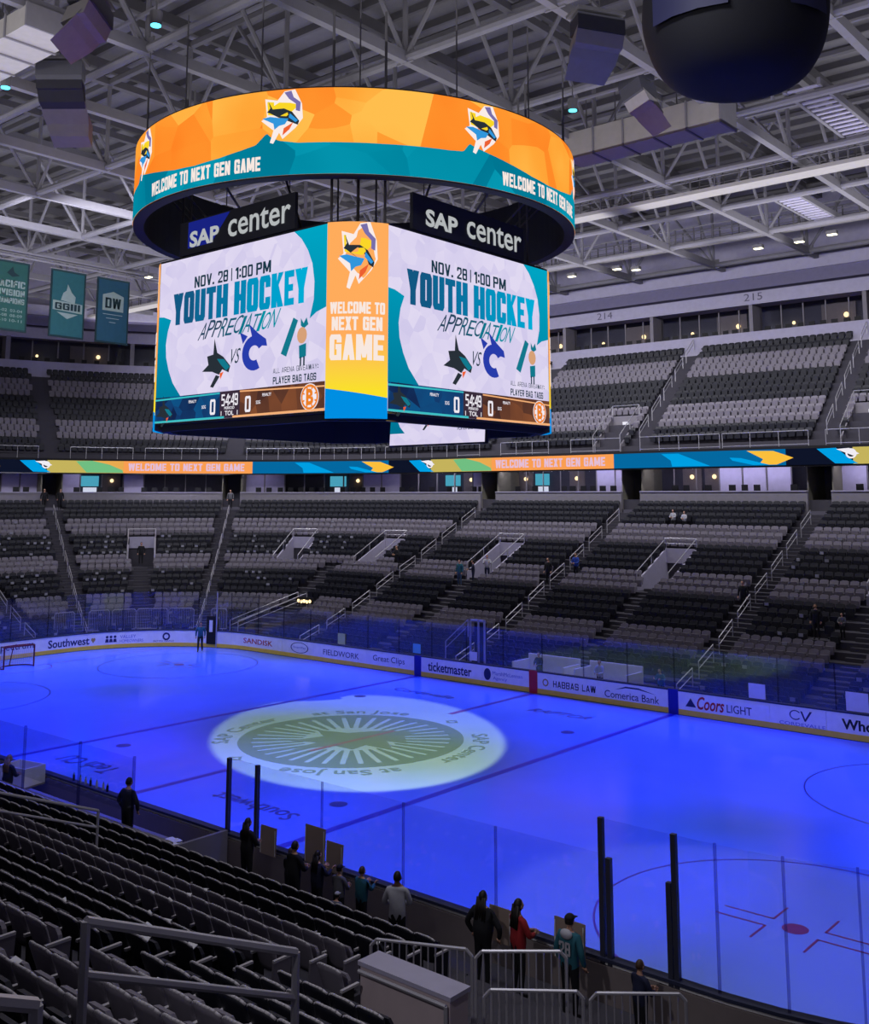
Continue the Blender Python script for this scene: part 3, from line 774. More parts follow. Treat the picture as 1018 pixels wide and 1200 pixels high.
# shell: an octagonal body behind the faces, open belly with frames
oct_ = [(FC, -FA), (FA, -FC), (FA, FC), (FC, FA), (-FC, FA), (-FA, FC), (-FA, -FC), (-FC, -FA)]
ins = lambda k: [(x * k, y * k) for x, y in oct_]
mb = MB(); mb.prism(ins(.965), 15.2, 19.40); sbuild(mb, 'body', M_SCORE)
mb = MB()
for k in range(8):
    a, b = ins(.965)[k], ins(.965)[(k + 1) % 8]; a2, b2 = ins(.93)[k], ins(.93)[(k + 1) % 8]
    mb.hexa([(a[0], a[1], 12.45), (b[0], b[1], 12.45), (b2[0], b2[1], 12.45), (a2[0], a2[1], 12.45), (a[0], a[1], 15.2), (b[0], b[1], 15.2), (b2[0], b2[1], 15.2), (a2[0], a2[1], 15.2)])
sbuild(mb, 'lower_skirt', M_SCORE)
E_TEAL = emis_grad('led_teal_side', S(0, 118, 150), S(0, 168, 200), 2, .3, 7.0, .95)
E_WHITE = emis_facets('led_pale_lilac', [S(214, 206, 240), S(222, 214, 244), S(230, 222, 247)], 1.6, .95)
E_NAVY = emis('led_navy', S(24, 58, 92)); E_CY = [emis('led_blue_%d' % i, c) for i, c in enumerate([S(18, 88, 130), S(12, 102, 146), S(8, 116, 162), S(4, 132, 178), S(2, 146, 190), S(0, 160, 204), S(0, 172, 214)])]
E_DARKT = emis('led_dark_teal', S(26, 56, 72)); E_BRUSH = [emis('led_brush_%d' % i, c) for i, c in enumerate([S(38, 70, 96), S(24, 92, 116), S(10, 118, 140), S(0, 146, 166)])]
E_SHARKT = emis('led_emblem_teal', S(18, 120, 140)); E_SHARKD = emis('led_emblem_dark', S(40, 48, 56)); E_OR = emis('led_emblem_orange', S(236, 96, 50)); E_GOLD = emis('led_gold', S(248, 196, 50))
E_ORCA = emis('led_emblem_blue', S(40, 60, 170)); E_W = emis('led_white', S(240, 236, 244)); E_BROWN = emis_facets('led_brown', [S(70, 44, 40), S(104, 62, 44), S(130, 76, 48)], 1.2)
E_SCBL = emis_facets('led_score_blue', [S(18, 36, 76), S(20, 60, 110), S(14, 84, 136)], 1.0); E_MID = emis('led_score_middle', S(58, 44, 60)); E_BRO = emis('led_crest_orange', S(236, 130, 40)); E_SKIN = emis('led_peach', S(214, 160, 120))
E_LINE = emis('led_line_orange', S(244, 176, 120)); E_LINET = emis('led_line_teal', S(60, 190, 196)); E_PALEBL = emis('led_pale_blue', S(140, 170, 226))


def mini_shark(L, cx, cy, k, fm, mbs):
    """striped shark emblem made of flat polygons; mbs = dict name -> MB"""
    T = lambda pts: [(cx + x * k, cy + y * k) for x, y in pts]
    decal(mbs['d'], T([(-.1, .95), (.1, .35), (.5, .15), (.95, -.25), (.85, -.5), (.45, -.35), (.25, -.55), (-.2, -.4), (-.85, -.35), (-.45, -.1), (-.55, .25), (-.15, .3)]), fm(L))
    decal(mbs['t'], T([(.1, .1), (.55, .05), (.92, -.28), (.7, -.42), (.35, -.15)]), fm(L + 1))
    decal(mbs['o'], T([(.3, -.5), (.55, -.45), (.35, -.75)]), fm(L + 1))
    decal(mbs['d'], T([(.05, -.55), (.3, -.62), (-.1, -1.05), (-.3, -1.0)]), fm(L))


def face_content(parent, fm, W=1.0, H=1.0, score=True):
    """advert picture in unit coordinates; fm(layer) -> mapper(u, v)"""
    bg = MB(); decal(bg, [(0, 0), (1, 0), (1, 1), (0, 1)], fm(0)); sbuild(bg, 'picture_ground', E_WHITE, parent)
    mb = MB(); mb2 = MB()
    decal(mb, [(0, .66), (.035, .655), (.085, .63), (.065, .56), (.055, .48), (.06, .40), (.08, .32), (.11, .24), (.165, .155), (0, .155)], fm(1))
    decal(mb2, [(1, 1), (.825, 1), (.865, .95), (.90, .88), (.925, .80), (.937, .70), (.935, .60), (.915, .50), (.95, .53), (1, .55)], fm(1))
    sbuild(mb, 'teal_swoosh', E_TEAL, parent); sbuild(mb2, 'teal_swoosh', E_TEAL, parent)
    for w_, a_, b_ in (('NOV.', .235, .362), ('28', .385, .447), ('|', .463, .475), ('1:00', .492, .595), ('PM', .615, .70)):
        mb = MB(); decal(mb, block(w_, a_, b_, .80, .870, .30, .17, .16), fm(2)); sbuild(mb, 'date_lettering', E_DARKT, parent)
    word = 'YOUTH HOCKEY'; ws = [1, 1, 1, .9, 1.05, .45, 1.05, 1, .95, 1, .8, 1.0]; tot = sum(ws); u = .095; mb = MB()
    for ch, q in zip(word, ws):
        du = q / tot * (.905 - .095)
        if ch != ' ': decal(mb, block(ch, u + .0025, u + du - .0025, .592, .787, .45, .20), fm(2), min(6, int((u - .095) / .81 * 7)))
        u += du
    sbuild(mb, 'title_lettering', E_CY, parent)
    word = 'APPRECIATION'; mb = MB(); u = .275
    for i, ch in enumerate(word):
        du = .042 if ch != 'I' else .02
        vs, f = fit_text(ch, u, u + du - .002, .475 + .004 * (i % 3), .575 + .01 * (i % 2), .0, .0)
        vs = [(a + (b - .5) * .35, b) for a, b in vs]; decal(mb, (vs, f), fm(2), min(3, i // 3)); u += du
    sbuild(mb, 'script_lettering', E_BRUSH, parent)
    mbs = {'d': MB(), 't': MB(), 'o': MB()}
    asp = H / W
    fmx = lambda L: (lambda a, b: fm(L)(.385 + a * asp, .335 + b))
    mini_shark(2, 0, 0, .145, fmx, mbs)
    if score:
        fmx = lambda L: (lambda a, b: fm(L)(.06 + a * asp, .075 + b))
        mini_shark(4, 0, 0, .095, fmx, mbs)
    for k, m in (('d', E_SHARKD), ('t', E_SHARKT), ('o', E_OR)):
        q_ = sbuild(mbs[k], 'shark_emblem', m, parent); q_['kind'] = 'stuff'
    mb = MB(); vs, f = fit_text('VS', .472, .53, .31, .395, .0); decal(mb, ([(a + (b - .35) * .2, b) for a, b in vs], f), fm(2)); sbuild(mb, 'versus_lettering', E_DARKT, parent)
    mb = MB(); q = lambda vs: [(.615 + a * asp, .355 + b) for a, b in vs]
    v, f = annulus(0, 0, .045, .105, 20, .95, .5, 5.2); decal(mb, (q(v), f), fm(2)); decal(mb, q([(-.02, .09), (-.05, .17), (.03, .11), (.1, .07), (.11, .03), (.03, .04)]), fm(2)); decal(mb, q([(-.1, .06), (-.13, .13), (-.06, .1)]), fm(2))
    sbuild(mb, 'orca_emblem', E_ORCA, parent)
    mb = MB(); decal(mb, [(.765, .33), (.795, .31), (.855, .50), (.83, .52)], fm(2)); decal(mb, [(.862, .36), (.90, .37), (.90, .30), (.865, .29)], fm(2)); decal(mb, [(.87, .51), (.885, .48), (.90, .51), (.91, .47), (.885, .45), (.87, .47)], fm(2)); sbuild(mb, 'bag_tag_picture', E_SHARKT, parent)
    mb = MB(); decal(mb, ell(.878, .415, .026, .045, 14), fm(3)); sbuild(mb, 'tag_figure_picture', E_SKIN, parent)
    mb = MB(); decal(mb, [(.868, .30), (.876, .30), (.876, .25), (.868, .25)], fm(2)); decal(mb, [(.886, .30), (.894, .30), (.894, .25), (.886, .25)], fm(2))
    decal(mb, block('ALL ARENA GIVEAWAY:', .725, .965, .225, .253, .16, .12, .22), fm(2)); decal(mb, block('PLAYER BAG TAGS', .725, .955, .165, .205, .28), fm(2)); sbuild(mb, 'giveaway_lettering', E_DARKT, parent)
    if not score: return
    mb = MB(); decal(mb, [(0, 0), (.42, 0), (.42, .155), (0, .155)], fm(3)); sbuild(mb, 'score_strip_home', E_SCBL, parent)
    mb = MB(); decal(mb, [(.54, 0), (1, 0), (1, .155), (.54, .155)], fm(3)); sbuild(mb, 'score_strip_away', E_BROWN, parent)
    mb = MB(); decal(mb, [(.42, 0), (.54, 0), (.54, .155), (.42, .155)], fm(3)); sbuild(mb, 'clock_panel', E_MID, parent)
    mb = MB(); decal(mb, [(0, 0), (.45, 0), (.45, .012), (0, .012)], fm(5)); decal(mb, [(.0, .135), (.42, .142), (.42, .15), (0, .146)], fm(5)); sbuild(mb, 'teal_line', E_LINET, parent)
    mb = MB(); decal(mb, [(.5, 0), (1, 0), (1, .014), (.5, .012)], fm(5)); decal(mb, [(.54, .142), (1, .125), (1, .133), (.54, .15)], fm(5)); sbuild(mb, 'orange_line', E_LINE, parent)
    mb = MB(); decal(mb, block('54:49', .432, .53, .070, .138, .27, .15), fm(5)); decal(mb, fit_text('PERIOD', .45, .51, .05, .066, .02), fm(5)); decal(mb, fit_text('1  TOL  1', .43, .53, .015, .042, .02), fm(5))
    decal(mb, block('0', .362, .395, .025, .115, .30, .16), fm(5)); decal(mb, block('0', .572, .605, .025, .115, .30, .16), fm(5))
    decal(mb, fit_text('PENALTY', .225, .275, .105, .122, .02), fm(5)); decal(mb, fit_text('PENALTY', .67, .72, .105, .122, .02), fm(5)); decal(mb, fit_text('SOG', .31, .335, .065, .085, .02), fm(5)); decal(mb, fit_text('SOG', .635, .66, .065, .085, .02), fm(5))
    decal(mb, ell(.925, .078, .047, .072, 24), fm(5)); sbuild(mb, 'score_lettering', E_W, parent)
    mb = MB(); v, f = annulus(0, 0, .036, .044, 24); decal(mb, ([(.925 + a, .078 + b * 1.53) for a, b in v], f), fm(6)); decal(mb, fit_text('B', .907, .945, .035, .122, .05), fm(6))
    for k in range(8):
        t = k * PI / 4 + .39; decal(mb, [(.925 + r * math.cos(t + e), .078 + 1.53 * r * math.sin(t + e)) for r, e in ((.028, -.1), (.037, -.1), (.037, .1), (.028, .1))], fm(6))
    sbuild(mb, 'away_crest', E_BRO, parent)


def face_map(k, wd0=-FC, wd1=FC, z0=ZF0, z1=ZF1, a=FA):
    cs, sn = round(math.cos(k * PI / 2)), round(math.sin(k * PI / 2))

    def fm(L):
        def g(u, v):
            x = wd0 + (wd1 - wd0) * u; y = -a - .006 * L; z = z0 + (z1 - z0) * v
            return (x * cs - y * sn, x * sn + y * cs, z)
        return g
    return fm


for k in range(4):
    fp = empty('video_face'); fp.parent = sb
    fm = face_map(k)
    face_content(fp, fm, 2 * FC, ZF1 - ZF0)
    mb = MB(); bx_ = face_map(k, a=FA - .01)
    p = [bx_(0)(u, v) for v in (-.012, 1.012) for u in (-.002, 1.002)]; q = [face_map(k, a=FA - .3)(0)(u, v) for v in (-.012, 1.012) for u in (-.002, 1.002)]
    mb.hexa([p[0], p[1], q[1], q[0], p[2], p[3], q[3], q[2]]); sbuild(mb, 'face_frame', M_SCORE, fp)
# curved corner displays
E_CORN = emis_grad('led_corner_orange', S(250, 226, 40), S(255, 172, 92), 2, .9, 3.0, 1.0); E_CBLUE = emis('led_corner_blue', S(0, 142, 226)); E_GREEN = emis('led_green', S(150, 160, 40))
E_YEL = emis('led_emblem_yellow', S(250, 214, 40)); E_SKY = emis('led_emblem_sky', S(50, 150, 220)); E_PALE = emis('led_emblem_white', S(250, 236, 232)); E_TXW = emis('led_text_white', S(248, 232, 224)); E_PURP = emis('led_emblem_violet', S(120, 110, 170))


def ng_emblem(fm, L, cx, cy, kx, ky, parent):
    """sticker-like emblem: pale shield, yellow field, dark and sky-blue fish shapes, orange tip, patterned ribbon"""
    T = lambda pts: [(cx + x * kx, cy + y * ky) for x, y in pts]
    mb = MB(); decal(mb, T([(-.75, .72), (-.2, .62), (.1, .95), (.55, 1.0), (.85, .45), (.9, -.1), (.6, -.45), (.05, -.85), (-.1, -.6), (-.35, -1.0), (-.5, -.95), (-.35, -.5), (-.9, -.1), (-.65, .05)]), fm(L)); sbuild(mb, 'emblem_edge', E_PALE, parent)
    mb = MB(); decal(mb, T([(-.65, .6), (.35, .5), (.75, .4), (.2, .0), (-.6, .1)]), fm(L + 1)); sbuild(mb, 'emblem_field', E_YEL, parent)
    mb = MB(); decal(mb, T([(-.6, .62), (-.4, .3), (.1, .3), (.45, .15), (.75, -.2), (.7, -.35), (.3, -.2), (-.2, .0), (-.5, .15), (-.65, .2), (-.5, .35)]), fm(L + 2)); sbuild(mb, 'emblem_dark_fish', E_SHARKD, parent)
    mb = MB(); decal(mb, T([(-.85, -.02), (-.5, .02), (-.1, -.05), (.3, -.1), (.15, -.3), (-.1, -.35), (-.3, -.48), (-.35, -.25)]), fm(L + 3)); decal(mb, T([(.35, .1), (.7, -.18), (.6, -.25), (.3, -.05)]), fm(L + 3)); sbuild(mb, 'emblem_blue_fish', E_SKY, parent)
    mb = MB(); decal(mb, T([(.1, -.45), (.5, -.25), (.35, -.5), (.05, -.72)]), fm(L + 3)); sbuild(mb, 'emblem_orange_tip', E_OR, parent)
    mb = MB(); decal(mb, T([(.1, .9), (.4, .95), (.5, .7), (.8, .5), (.78, .15), (.6, .2), (.6, .45), (.3, .65)]), fm(L + 3)); sbuild(mb, 'emblem_ribbon', E_PURP, parent)


for k in range(4):
    cp = empty('corner_display'); cp.parent = sb
    cs, sn = round(math.cos(k * PI / 2)), round(math.sin(k * PI / 2))
    A, B = Vector((FC, -FA)), Vector((FA, -FC)); mid = (A + B) / 2; nrm = mid.normalized()

    def fm(L, A=A, B=B, nrm=nrm, cs=cs, sn=sn):
        def g(u, v):
            q = A + (B - A) * u + nrm * (.22 * (1 - (2 * u - 1) ** 2) + .004 * L + .02)
            return (q.x * cs - q.y * sn, q.x * sn + q.y * cs, 12.50 + 7.02 * v)
        return g
    strip = lambda v0, v1: ([(i / 8, v) for i in range(9) for v in (v0, v1)], [(2 * i, 2 * i + 2, 2 * i + 3, 2 * i + 1) for i in range(8)])
    mb = MB(); decal(mb, strip(.10, 1), fm(0)); sbuild(mb, 'picture_ground', E_CORN, cp)
    mb = MB(); decal(mb, ([(i / 8, (.150 - .045 * i / 8) if j else 0) for i in range(9) for j in (0, 1)], [(2 * i, 2 * i + 2, 2 * i + 3, 2 * i + 1) for i in range(8)]), fm(2)); sbuild(mb, 'blue_band', E_CBLUE, cp)
    mb = MB()
    for body, u0, u1, v0, v1 in (('WELCOME TO', .06, .95, .525, .585), ('NEXT GEN', .09, .91, .44, .51), ('GAME', .06, .94, .29, .42)):
        mb = MB(); decal(mb, block(body, u0, u1, v0, v1, .40, .2, .10), fm(6)); sbuild(mb, 'welcome_lettering', E_TXW, cp)
    ng_emblem(fm, 3, .5, .825, .36, .175, cp)
    mb = MB(); p = [fm(-2)(u, v) for v in (0, 1) for u in (0, 1)]; kk = lambda q: (q[0] * .93, q[1] * .93, q[2])
    mb.hexa([p[0], p[1], kk(p[1]), kk(p[0]), p[2], p[3], kk(p[3]), kk(p[2])]); sbuild(mb, 'corner_shell', M_SCORE, cp)

# display ring
RR, ZR_0, ZR_1 = 9.48, 20.95, 24.1
E_ORNG = emis_facets('led_ring_orange', [S(255, 132, 36), S(255, 148, 46), S(255, 166, 56), S(255, 190, 78)], .5)
E_RTEAL = emis_facets('led_ring_teal', [S(0, 118, 146), S(0, 138, 164), S(6, 152, 178)], .4)
ring = empty('display_ring'); ring.parent = sb


def ring_map(L):
    def g(deg, v):     # deg: plan angle, v: 0..1 height
        t = math.radians(deg); r = RR + .006 * L; return (r * math.cos(t), r * math.sin(t), ZR_0 + (ZR_1 - ZR_0) * v)
    return g


N = 180
mb = MB(); decal(mb, ([(360 * i / N, v) for i in range(N + 1) for v in (0, 1)], [(2 * i, 2 * i + 2, 2 * i + 3, 2 * i + 1) for i in range(N)]), ring_map(0)); sbuild(mb, 'orange_picture', E_ORNG, ring)


def wave(deg):
    """height of the teal wave: a curling tip stands left of each emblem, the water is low over the lettering"""
    ph = (deg + 61.75 + 3.4 + 720) % 90
    return float(np.interp(ph, [0, 1.2, 3, 7, 25, 40, 43.5, 45, 46.5, 50, 57, 64, 71, 78, 84, 87.5, 90], [.50, .44, .40, .365, .355, .36, .375, .48, .45, .41, .345, .285, .262, .285, .335, .375, .50]))


Nw = 720
mb = MB(); decal(mb, ([(360 * i / Nw, v) for i in range(Nw + 1) for v in (0, wave(360 * i / Nw))], [(2 * i, 2 * i + 2, 2 * i + 3, 2 * i + 1) for i in range(Nw)]), ring_map(1)); sbuild(mb, 'teal_wave', E_RTEAL, ring)
for c in (-83.8, 6.2, 96.2, 186.2):
    mb = MB(); decal(mb, block('WELCOME TO NEXT GEN GAME', c - 17.4, c + 17.4, .07, .235, .38, .2, .12), ring_map(3)); sbuild(mb, 'welcome_lettering', E_TXW, ring)
for k in range(8):
    c = -61.75 + 45 * k
    ng_emblem(lambda L, c=c: (lambda u, v: ring_map(L)(c + u, v)), 3, 0, .68, 5.2, .31, ring)
mb = MB(); v, f = annulus(0, 0, RR - .02, RR - .02, 90)
vs = []; fs = []
for i in range(91):
    t = 2 * PI * i / 90
    for r, z in ((RR - .01, ZR_0 - .06), (RR - .01, ZR_1 + .05), (RR - .45, ZR_1 + .05), (RR - .45, ZR_0 - .06)): vs.append((r * math.cos(t), r * math.sin(t), z))
for i in range(90):
    for j in range(4): fs.append((4 * i + j, 4 * i + 4 + j, 4 * i + 4 + (j + 1) % 4, 4 * i + (j + 1) % 4))
mb.add(vs, fs); sbuild(mb, 'ring_shell', M_SCORE, ring)
# name signs between ring and faces, suspension rods, truss cage
M_SIGN = mat('sign_dark', S(50, 51, 62), .7); M_SIGNL = emis('sign_letters_lit', S(178, 182, 184), 1); M_SIGNB = emis('sign_blue_lit', S(24, 34, 128), 1)
for k in range(4):
    sg = empty('name_sign'); sg.parent = sb
    f1 = face_map(k, -3.75, 3.30, 19.60, 21.0, FA + .02); f0 = face_map(k, -3.75, 3.30, 19.60, 21.0, FA - .12)
    p = [f1(0)(u, v) for v in (0, 1) for u in (0, 1)]; q = [f0(0)(u, v) for v in (0, 1) for u in (0, 1)]
    mb = MB(); mb.hexa([p[0], p[1], q[1], q[0], p[2], p[3], q[3], q[2]]); sbuild(mb, 'sign_panel', M_SIGN, sg)
    mb = MB(); decal(mb, [(.08, .18), (.30, .18), (.46, .96), (.08, .96)] if k != 1 else [(.08, .18), (.22, .18), (.38, .8), (.08, .8)], f1(2)); sbuild(mb, 'sign_emblem', M_SIGNB if k != 1 else M_SIGN, sg)
    mb = MB(); decal(mb, fit_text('SAP', .10, .37, .18, .66, .035), f1(5)); sbuild(mb, 'sign_lettering', M_SIGNL, sg); mb = MB(); decal(mb, fit_text('center', .45, .97, .20, .80, .012), f1(5)); sbuild(mb, 'sign_lettering', M_SIGNL, sg)
mb = MB()
for x, y in oct_:
    mb.tube((x * .9, y * .9, 19.3), (x * .9, y * .9, 28), .05, 6)
for k in range(16):
    t = k * PI / 8; mb.tube((5.2 * math.cos(t), 5.2 * math.sin(t), 19.6), ((RR - .3) * math.cos(t), (RR - .3) * math.sin(t), 23.7), .05, 5)
    mb.tube(((RR - .25) * math.cos(t), (RR - .25) * math.sin(t), 24), ((RR - .25) * math.cos(t), (RR - .25) * math.sin(t), 28), .03, 5)
sbuild(mb, 'suspension_frame', M_STEELD)
# inner belly screen, facing the near side
ins_ = empty('belly_screen'); ins_.parent = sb


def fm_in(L):
    def g(u, v): return (-1.1 + 5.5 * u, 3.6 - .006 * L - .25 * (1 - v), 12.12 + 3.4 * v)
    return g


face_content(ins_, fm_in, 5.5, 3.4, False)
mb = MB(); p = [fm_in(-1)(u, v) for v in (-.02, 1.02) for u in (-.01, 1.01)]; mb.hexa([p[0], p[1], (p[1][0], p[1][1] + .2, p[1][2]), (p[0][0], p[0][1] + .2, p[0][2]), p[2], p[3], (p[3][0], p[3][1] + .2, p[3][2]), (p[2][0], p[2][1] + .2, p[2][2])]); sbuild(mb, 'screen_shell', M_SCORE, ins_)

# ------------------------------------------------------------------ ribbon display round the stand
rb = empty('ribbon_display', (0, 0, 0), label='long thin video ribbon along the front of the upper deck', cat='ribbon display')
S_TOT = lambda o: o


def rib_s(s, d=D_R):
    """arc length along the ribbon itself: 0 at x = 0 on the far straight, growing to the left"""
    if s < AX: return out_far(-s)
    s -= AX; r = R0 + d
    if s < r * PI / 2: return out_fl(s / r)
    return out_left(BY - (s - r * PI / 2))


def rib_map(s0, L):
    def g(u, v):   # u metres to the right from s0
        return P(rib_s(s0 - u), D_R - .012 * L, ZR0 + (ZR1 - ZR0) * v)
    return g


def rib_seg(nm, sr, sl, m, L=0, v0=0, v1=1):
    n = max(2, int(abs(sl - sr) / 1.0)); mb = MB()
    decal(mb, ([(-(sl - sr) * i / n, v) for i in range(n + 1) for v in (v0, v1)], [(2 * i, 2 * i + 1, 2 * i + 3, 2 * i + 2) for i in range(n)]), rib_map(sr, L)); return mb.build(nm, m, rb)


E_RB = emis('ribbon_blue', S(4, 104, 160)); E_RBL = emis('ribbon_light_blue', S(0, 158, 226)); E_ROR = emis('ribbon_orange', S(250, 158, 82)); E_RYG = emis('ribbon_olive_gold', S(196, 178, 92)); E_RGR = emis('ribbon_green', S(112, 190, 130))
E_RK = emis('ribbon_black', S(14, 20, 40)); E_RT = emis('ribbon_text_lilac', S(226, 190, 216)); E_RY = emis('ribbon_yellow', S(250, 190, 60)); E_RGO = emis('ribbon_amber', S(232, 170, 80))


def rib_pattern(st):
    """one repeat, st = right end of the orange lettering block"""
    rib_seg('orange_block', st, st + 11.0, E_ROR); rib_seg('amber_block', st + 11.0, st + 14, E_RGO); rib_seg('gold_block', st + 14, st + 17.2, E_RYG)
    mb = MB(); decal(mb, block('WELCOME TO NEXT GEN GAME', -10.6, -.7, .2, .82, .36, .2, .14), rib_map(st, 2)); mb.build('ribbon_lettering', E_RT, rb)
    mb = MB(); decal(mb, [(-14.9, .95), (-13.6, 1.0), (-12.2, .7), (-11.1, .25), (-11.0, .02), (-14.0, .02)], rib_map(st, 1)); mb.build('green_fin', E_RGR, rb)
    rib_seg('dark_block', st + 17.2, st + 21.4, E_RK)
    mb = MB(); decal(mb, [(-19.4, .95), (-18.2, .98), (-17.3, .25), (-16.9, .02), (-18.3, .05)], rib_map(st, 1)); mb.build('blue_swoosh', E_RBL, rb)
    mb = MB(); v, f = annulus(-17.3, .62, .22, .34, 16, .9); decal(mb, (v, f), rib_map(st, 2)); decal(mb, [(-18.2, .9), (-17.4, .95), (-16.8, .6), (-17.2, .5)], rib_map(st, 2)); mb.build('white_emblem', E_W, rb)
    rib_seg('blue_block', st + 21.4, st + 34.0, E_RB)
    mb = MB(); decal(mb, [(-24.0, .95), (-22.2, .9), (-20.9, .45), (-22.0, .05), (-23.2, .05), (-22.9, .4)], rib_map(st, 1)); mb.build('yellow_swoosh', E_RY, rb)
    mb = MB(); decal(mb, [(-25.2, .55), (-24.4, .5), (-22.5, .05), (-23.6, .05), (-25.0, .35)], rib_map(st, 2)); mb.build('blue_swoosh', E_RBL, rb)
    mb = MB(); decal(mb, [(-30.2, .9), (-28.9, .9), (-26.6, .05), (-29.4, .05), (-29.5, .45)], rib_map(st, 1)); mb.build('blue_fin', E_RBL, rb)


rib_pattern(7.22); rib_pattern(7.22 + 34.0); rib_pattern(7.22 - 34.0)

# ------------------------------------------------------------------ seats
# far and near seats that show small are merged into one mass; the 300 that show largest are single things
def seat_far_mesh():
    mb = MB()
    mb.add([(-.235, -.03, .40), (.235, -.03, .40), (.235, -.16, .80), (.12, -.175, .85), (-.12, -.175, .85), (-.235, -.16, .80),
            (-.235, -.08, .40), (.235, -.08, .40), (.235, -.21, .80), (.12, -.225, .85), (-.12, -.225, .85), (-.235, -.21, .80)],
           [(0, 1, 2, 3, 4, 5), (11, 10, 9, 8, 7, 6)] + [(i, i + 6, (i + 1) % 6 + 6, (i + 1) % 6) for i in range(6)])
    mb.box(-.21, .21, .0, .10, .28, .66)
    mb.box(.235, .275, -.12, .16, .52, .58)
    return np.array(mb.v), mb.f


SV, SF = seat_far_mesh()
mass_v, mass_f, mass_m = [], [], []


def add_mass(p, yaw, mi):
    c, s_ = math.cos(yaw), math.sin(yaw); n = sum(len(a) for a in mass_v)
    q = np.empty_like(SV); q[:, 0] = p[0] + SV[:, 0] * c - SV[:, 1] * s_; q[:, 1] = p[1] + SV[:, 0] * s_ + SV[:, 1] * c; q[:, 2] = p[2] + SV[:, 2]
    mass_v.append(q); mass_f.append(n); mass_m.append(mi)


SW = .53


def vom_pose(i):
    q, k = VOMS[i]
    return out_far(q[0]) if k == 'far' else out_fl(q)


STANDERS = [(-13.15, 23.3), (-12.35, 23.75), (-11.6, 24.3), (-6.7, 24.3), (-5.2, 25.2), (6.9, 22.9), (11.6, 20.75), (12.6, 21.5), (-1.5, 31.35), (-.7, 31.35), (-20.4, 25.0)]


def blocked_far(p, d):
    if any(math.hypot(p[0] - a, p[1] - b) < .62 for a, b in STANDERS): return True
    if -2.1 < p[0] < 7.0 and d < 2.9: return True                                   # penalty boxes
    if p[0] < -AX and d < 7.2 and math.radians(4) < math.atan2(-AX - p[0], p[1] - BY) < math.radians(25) and d < 9.3 - .27 * math.degrees(math.atan2(-AX - p[0], p[1] - BY)): return True   # corner stairs
    for a, b in AISLES:
        if dseg(p, a, b) < .78: return True
    for a, b in HALF_STAIRS:
        if dseg(p, a, b) < .72 and d < D0 + 14.6 * DP: return True
    for i in range(len(VOMS)):
        o = vom_pose(i); rx, ry = p[0] - o[0], p[1] - o[1]
        al = rx * o[2] + ry * o[3]; ac = abs(-rx * o[3] + ry * o[2])
        if ac < 1.15 and D0 + 14.4 * DP < al < D0 + 19.2 * DP: return True
    return False


def row_points_far(d):
    """(point, yaw facing the ice) along the far straight, far-left corner and left end"""
    out = []
    n = int(2 * AX / SW)
    for k in range(n):
        x = AX - (k + .5) * 2 * AX / n; out.append(((x, 12.95 + d), PI))
    r = R0 + d; n = int(r * PI / 2 / SW)
    for k in range(n):
        t = (k + .5) * PI / 2 / n; o = out_fl(t); out.append((P(o, d, 0)[:2], PI + t))
    for k in range(16): out.append(((-30.48 - d, BY - (k + .5) * SW), -PI / 2))
    return out


def n_mass():
    return 0


_cnt = 0


def mass_add(p, yaw, mi):
    global _cnt
    c, s_ = math.cos(yaw), math.sin(yaw)
    q = np.empty_like(SV); q[:, 0] = p[0] + SV[:, 0] * c - SV[:, 1] * s_; q[:, 1] = p[1] + SV[:, 0] * s_ + SV[:, 1] * c; q[:, 2] = p[2] + SV[:, 2]
    mass_v.append(q); mass_m.append(mi); _cnt += 1


PAPERS = []      # give-away cards lying on some far seats
for i in range(26):
    d = D0 + DP * i + .50
    for p, yaw in row_points_far(d):
        if blocked_far(p, d): continue
        mass_add((p[0], p[1], ROWZ[i]), yaw, 0 if i in LIGHT_ROWS else 1)
        if i not in LIGHT_ROWS and (p[0] > 8 or p[0] < -27) and rng.random() < .22 and i < 19: PAPERS.append((p, yaw, ROWZ[i]))
        elif i in LIGHT_ROWS and (p[0] > 8 or p[0] < -30) and rng.random() < .07: PAPERS.append((p, yaw, ROWZ[i]))
UP_LIGHT = {2, 3, 4, 9, 10, 11}


def blocked_up(p, d):
    if dseg(p, (7.4, 30), (7.4, 50)) < .75 or dseg(p, (-6.15, 30), (-6.15, 50)) < .75 or dseg(p, (-18.9, 30), (-18.9, 50)) < .75: return True
    for t in (41.5, 70.5):
        if dseg(p, fl(t, 20), fl(t, 34)) < .75: return True
    for x in (9.6, -8.6):
        if abs(p[0] - x) < 1.3 and d < UD0 + 4 * UDP: return True
    return False


for i in range(UR):
    d = UD0 + UDP * i + .45
    for p, yaw in row_points_far(d):
        if p[0] > 16 or blocked_up(p, d): continue
        mass_add((p[0], p[1], UZ0 + URISE * i), yaw, 0 if i in UP_LIGHT else 1)

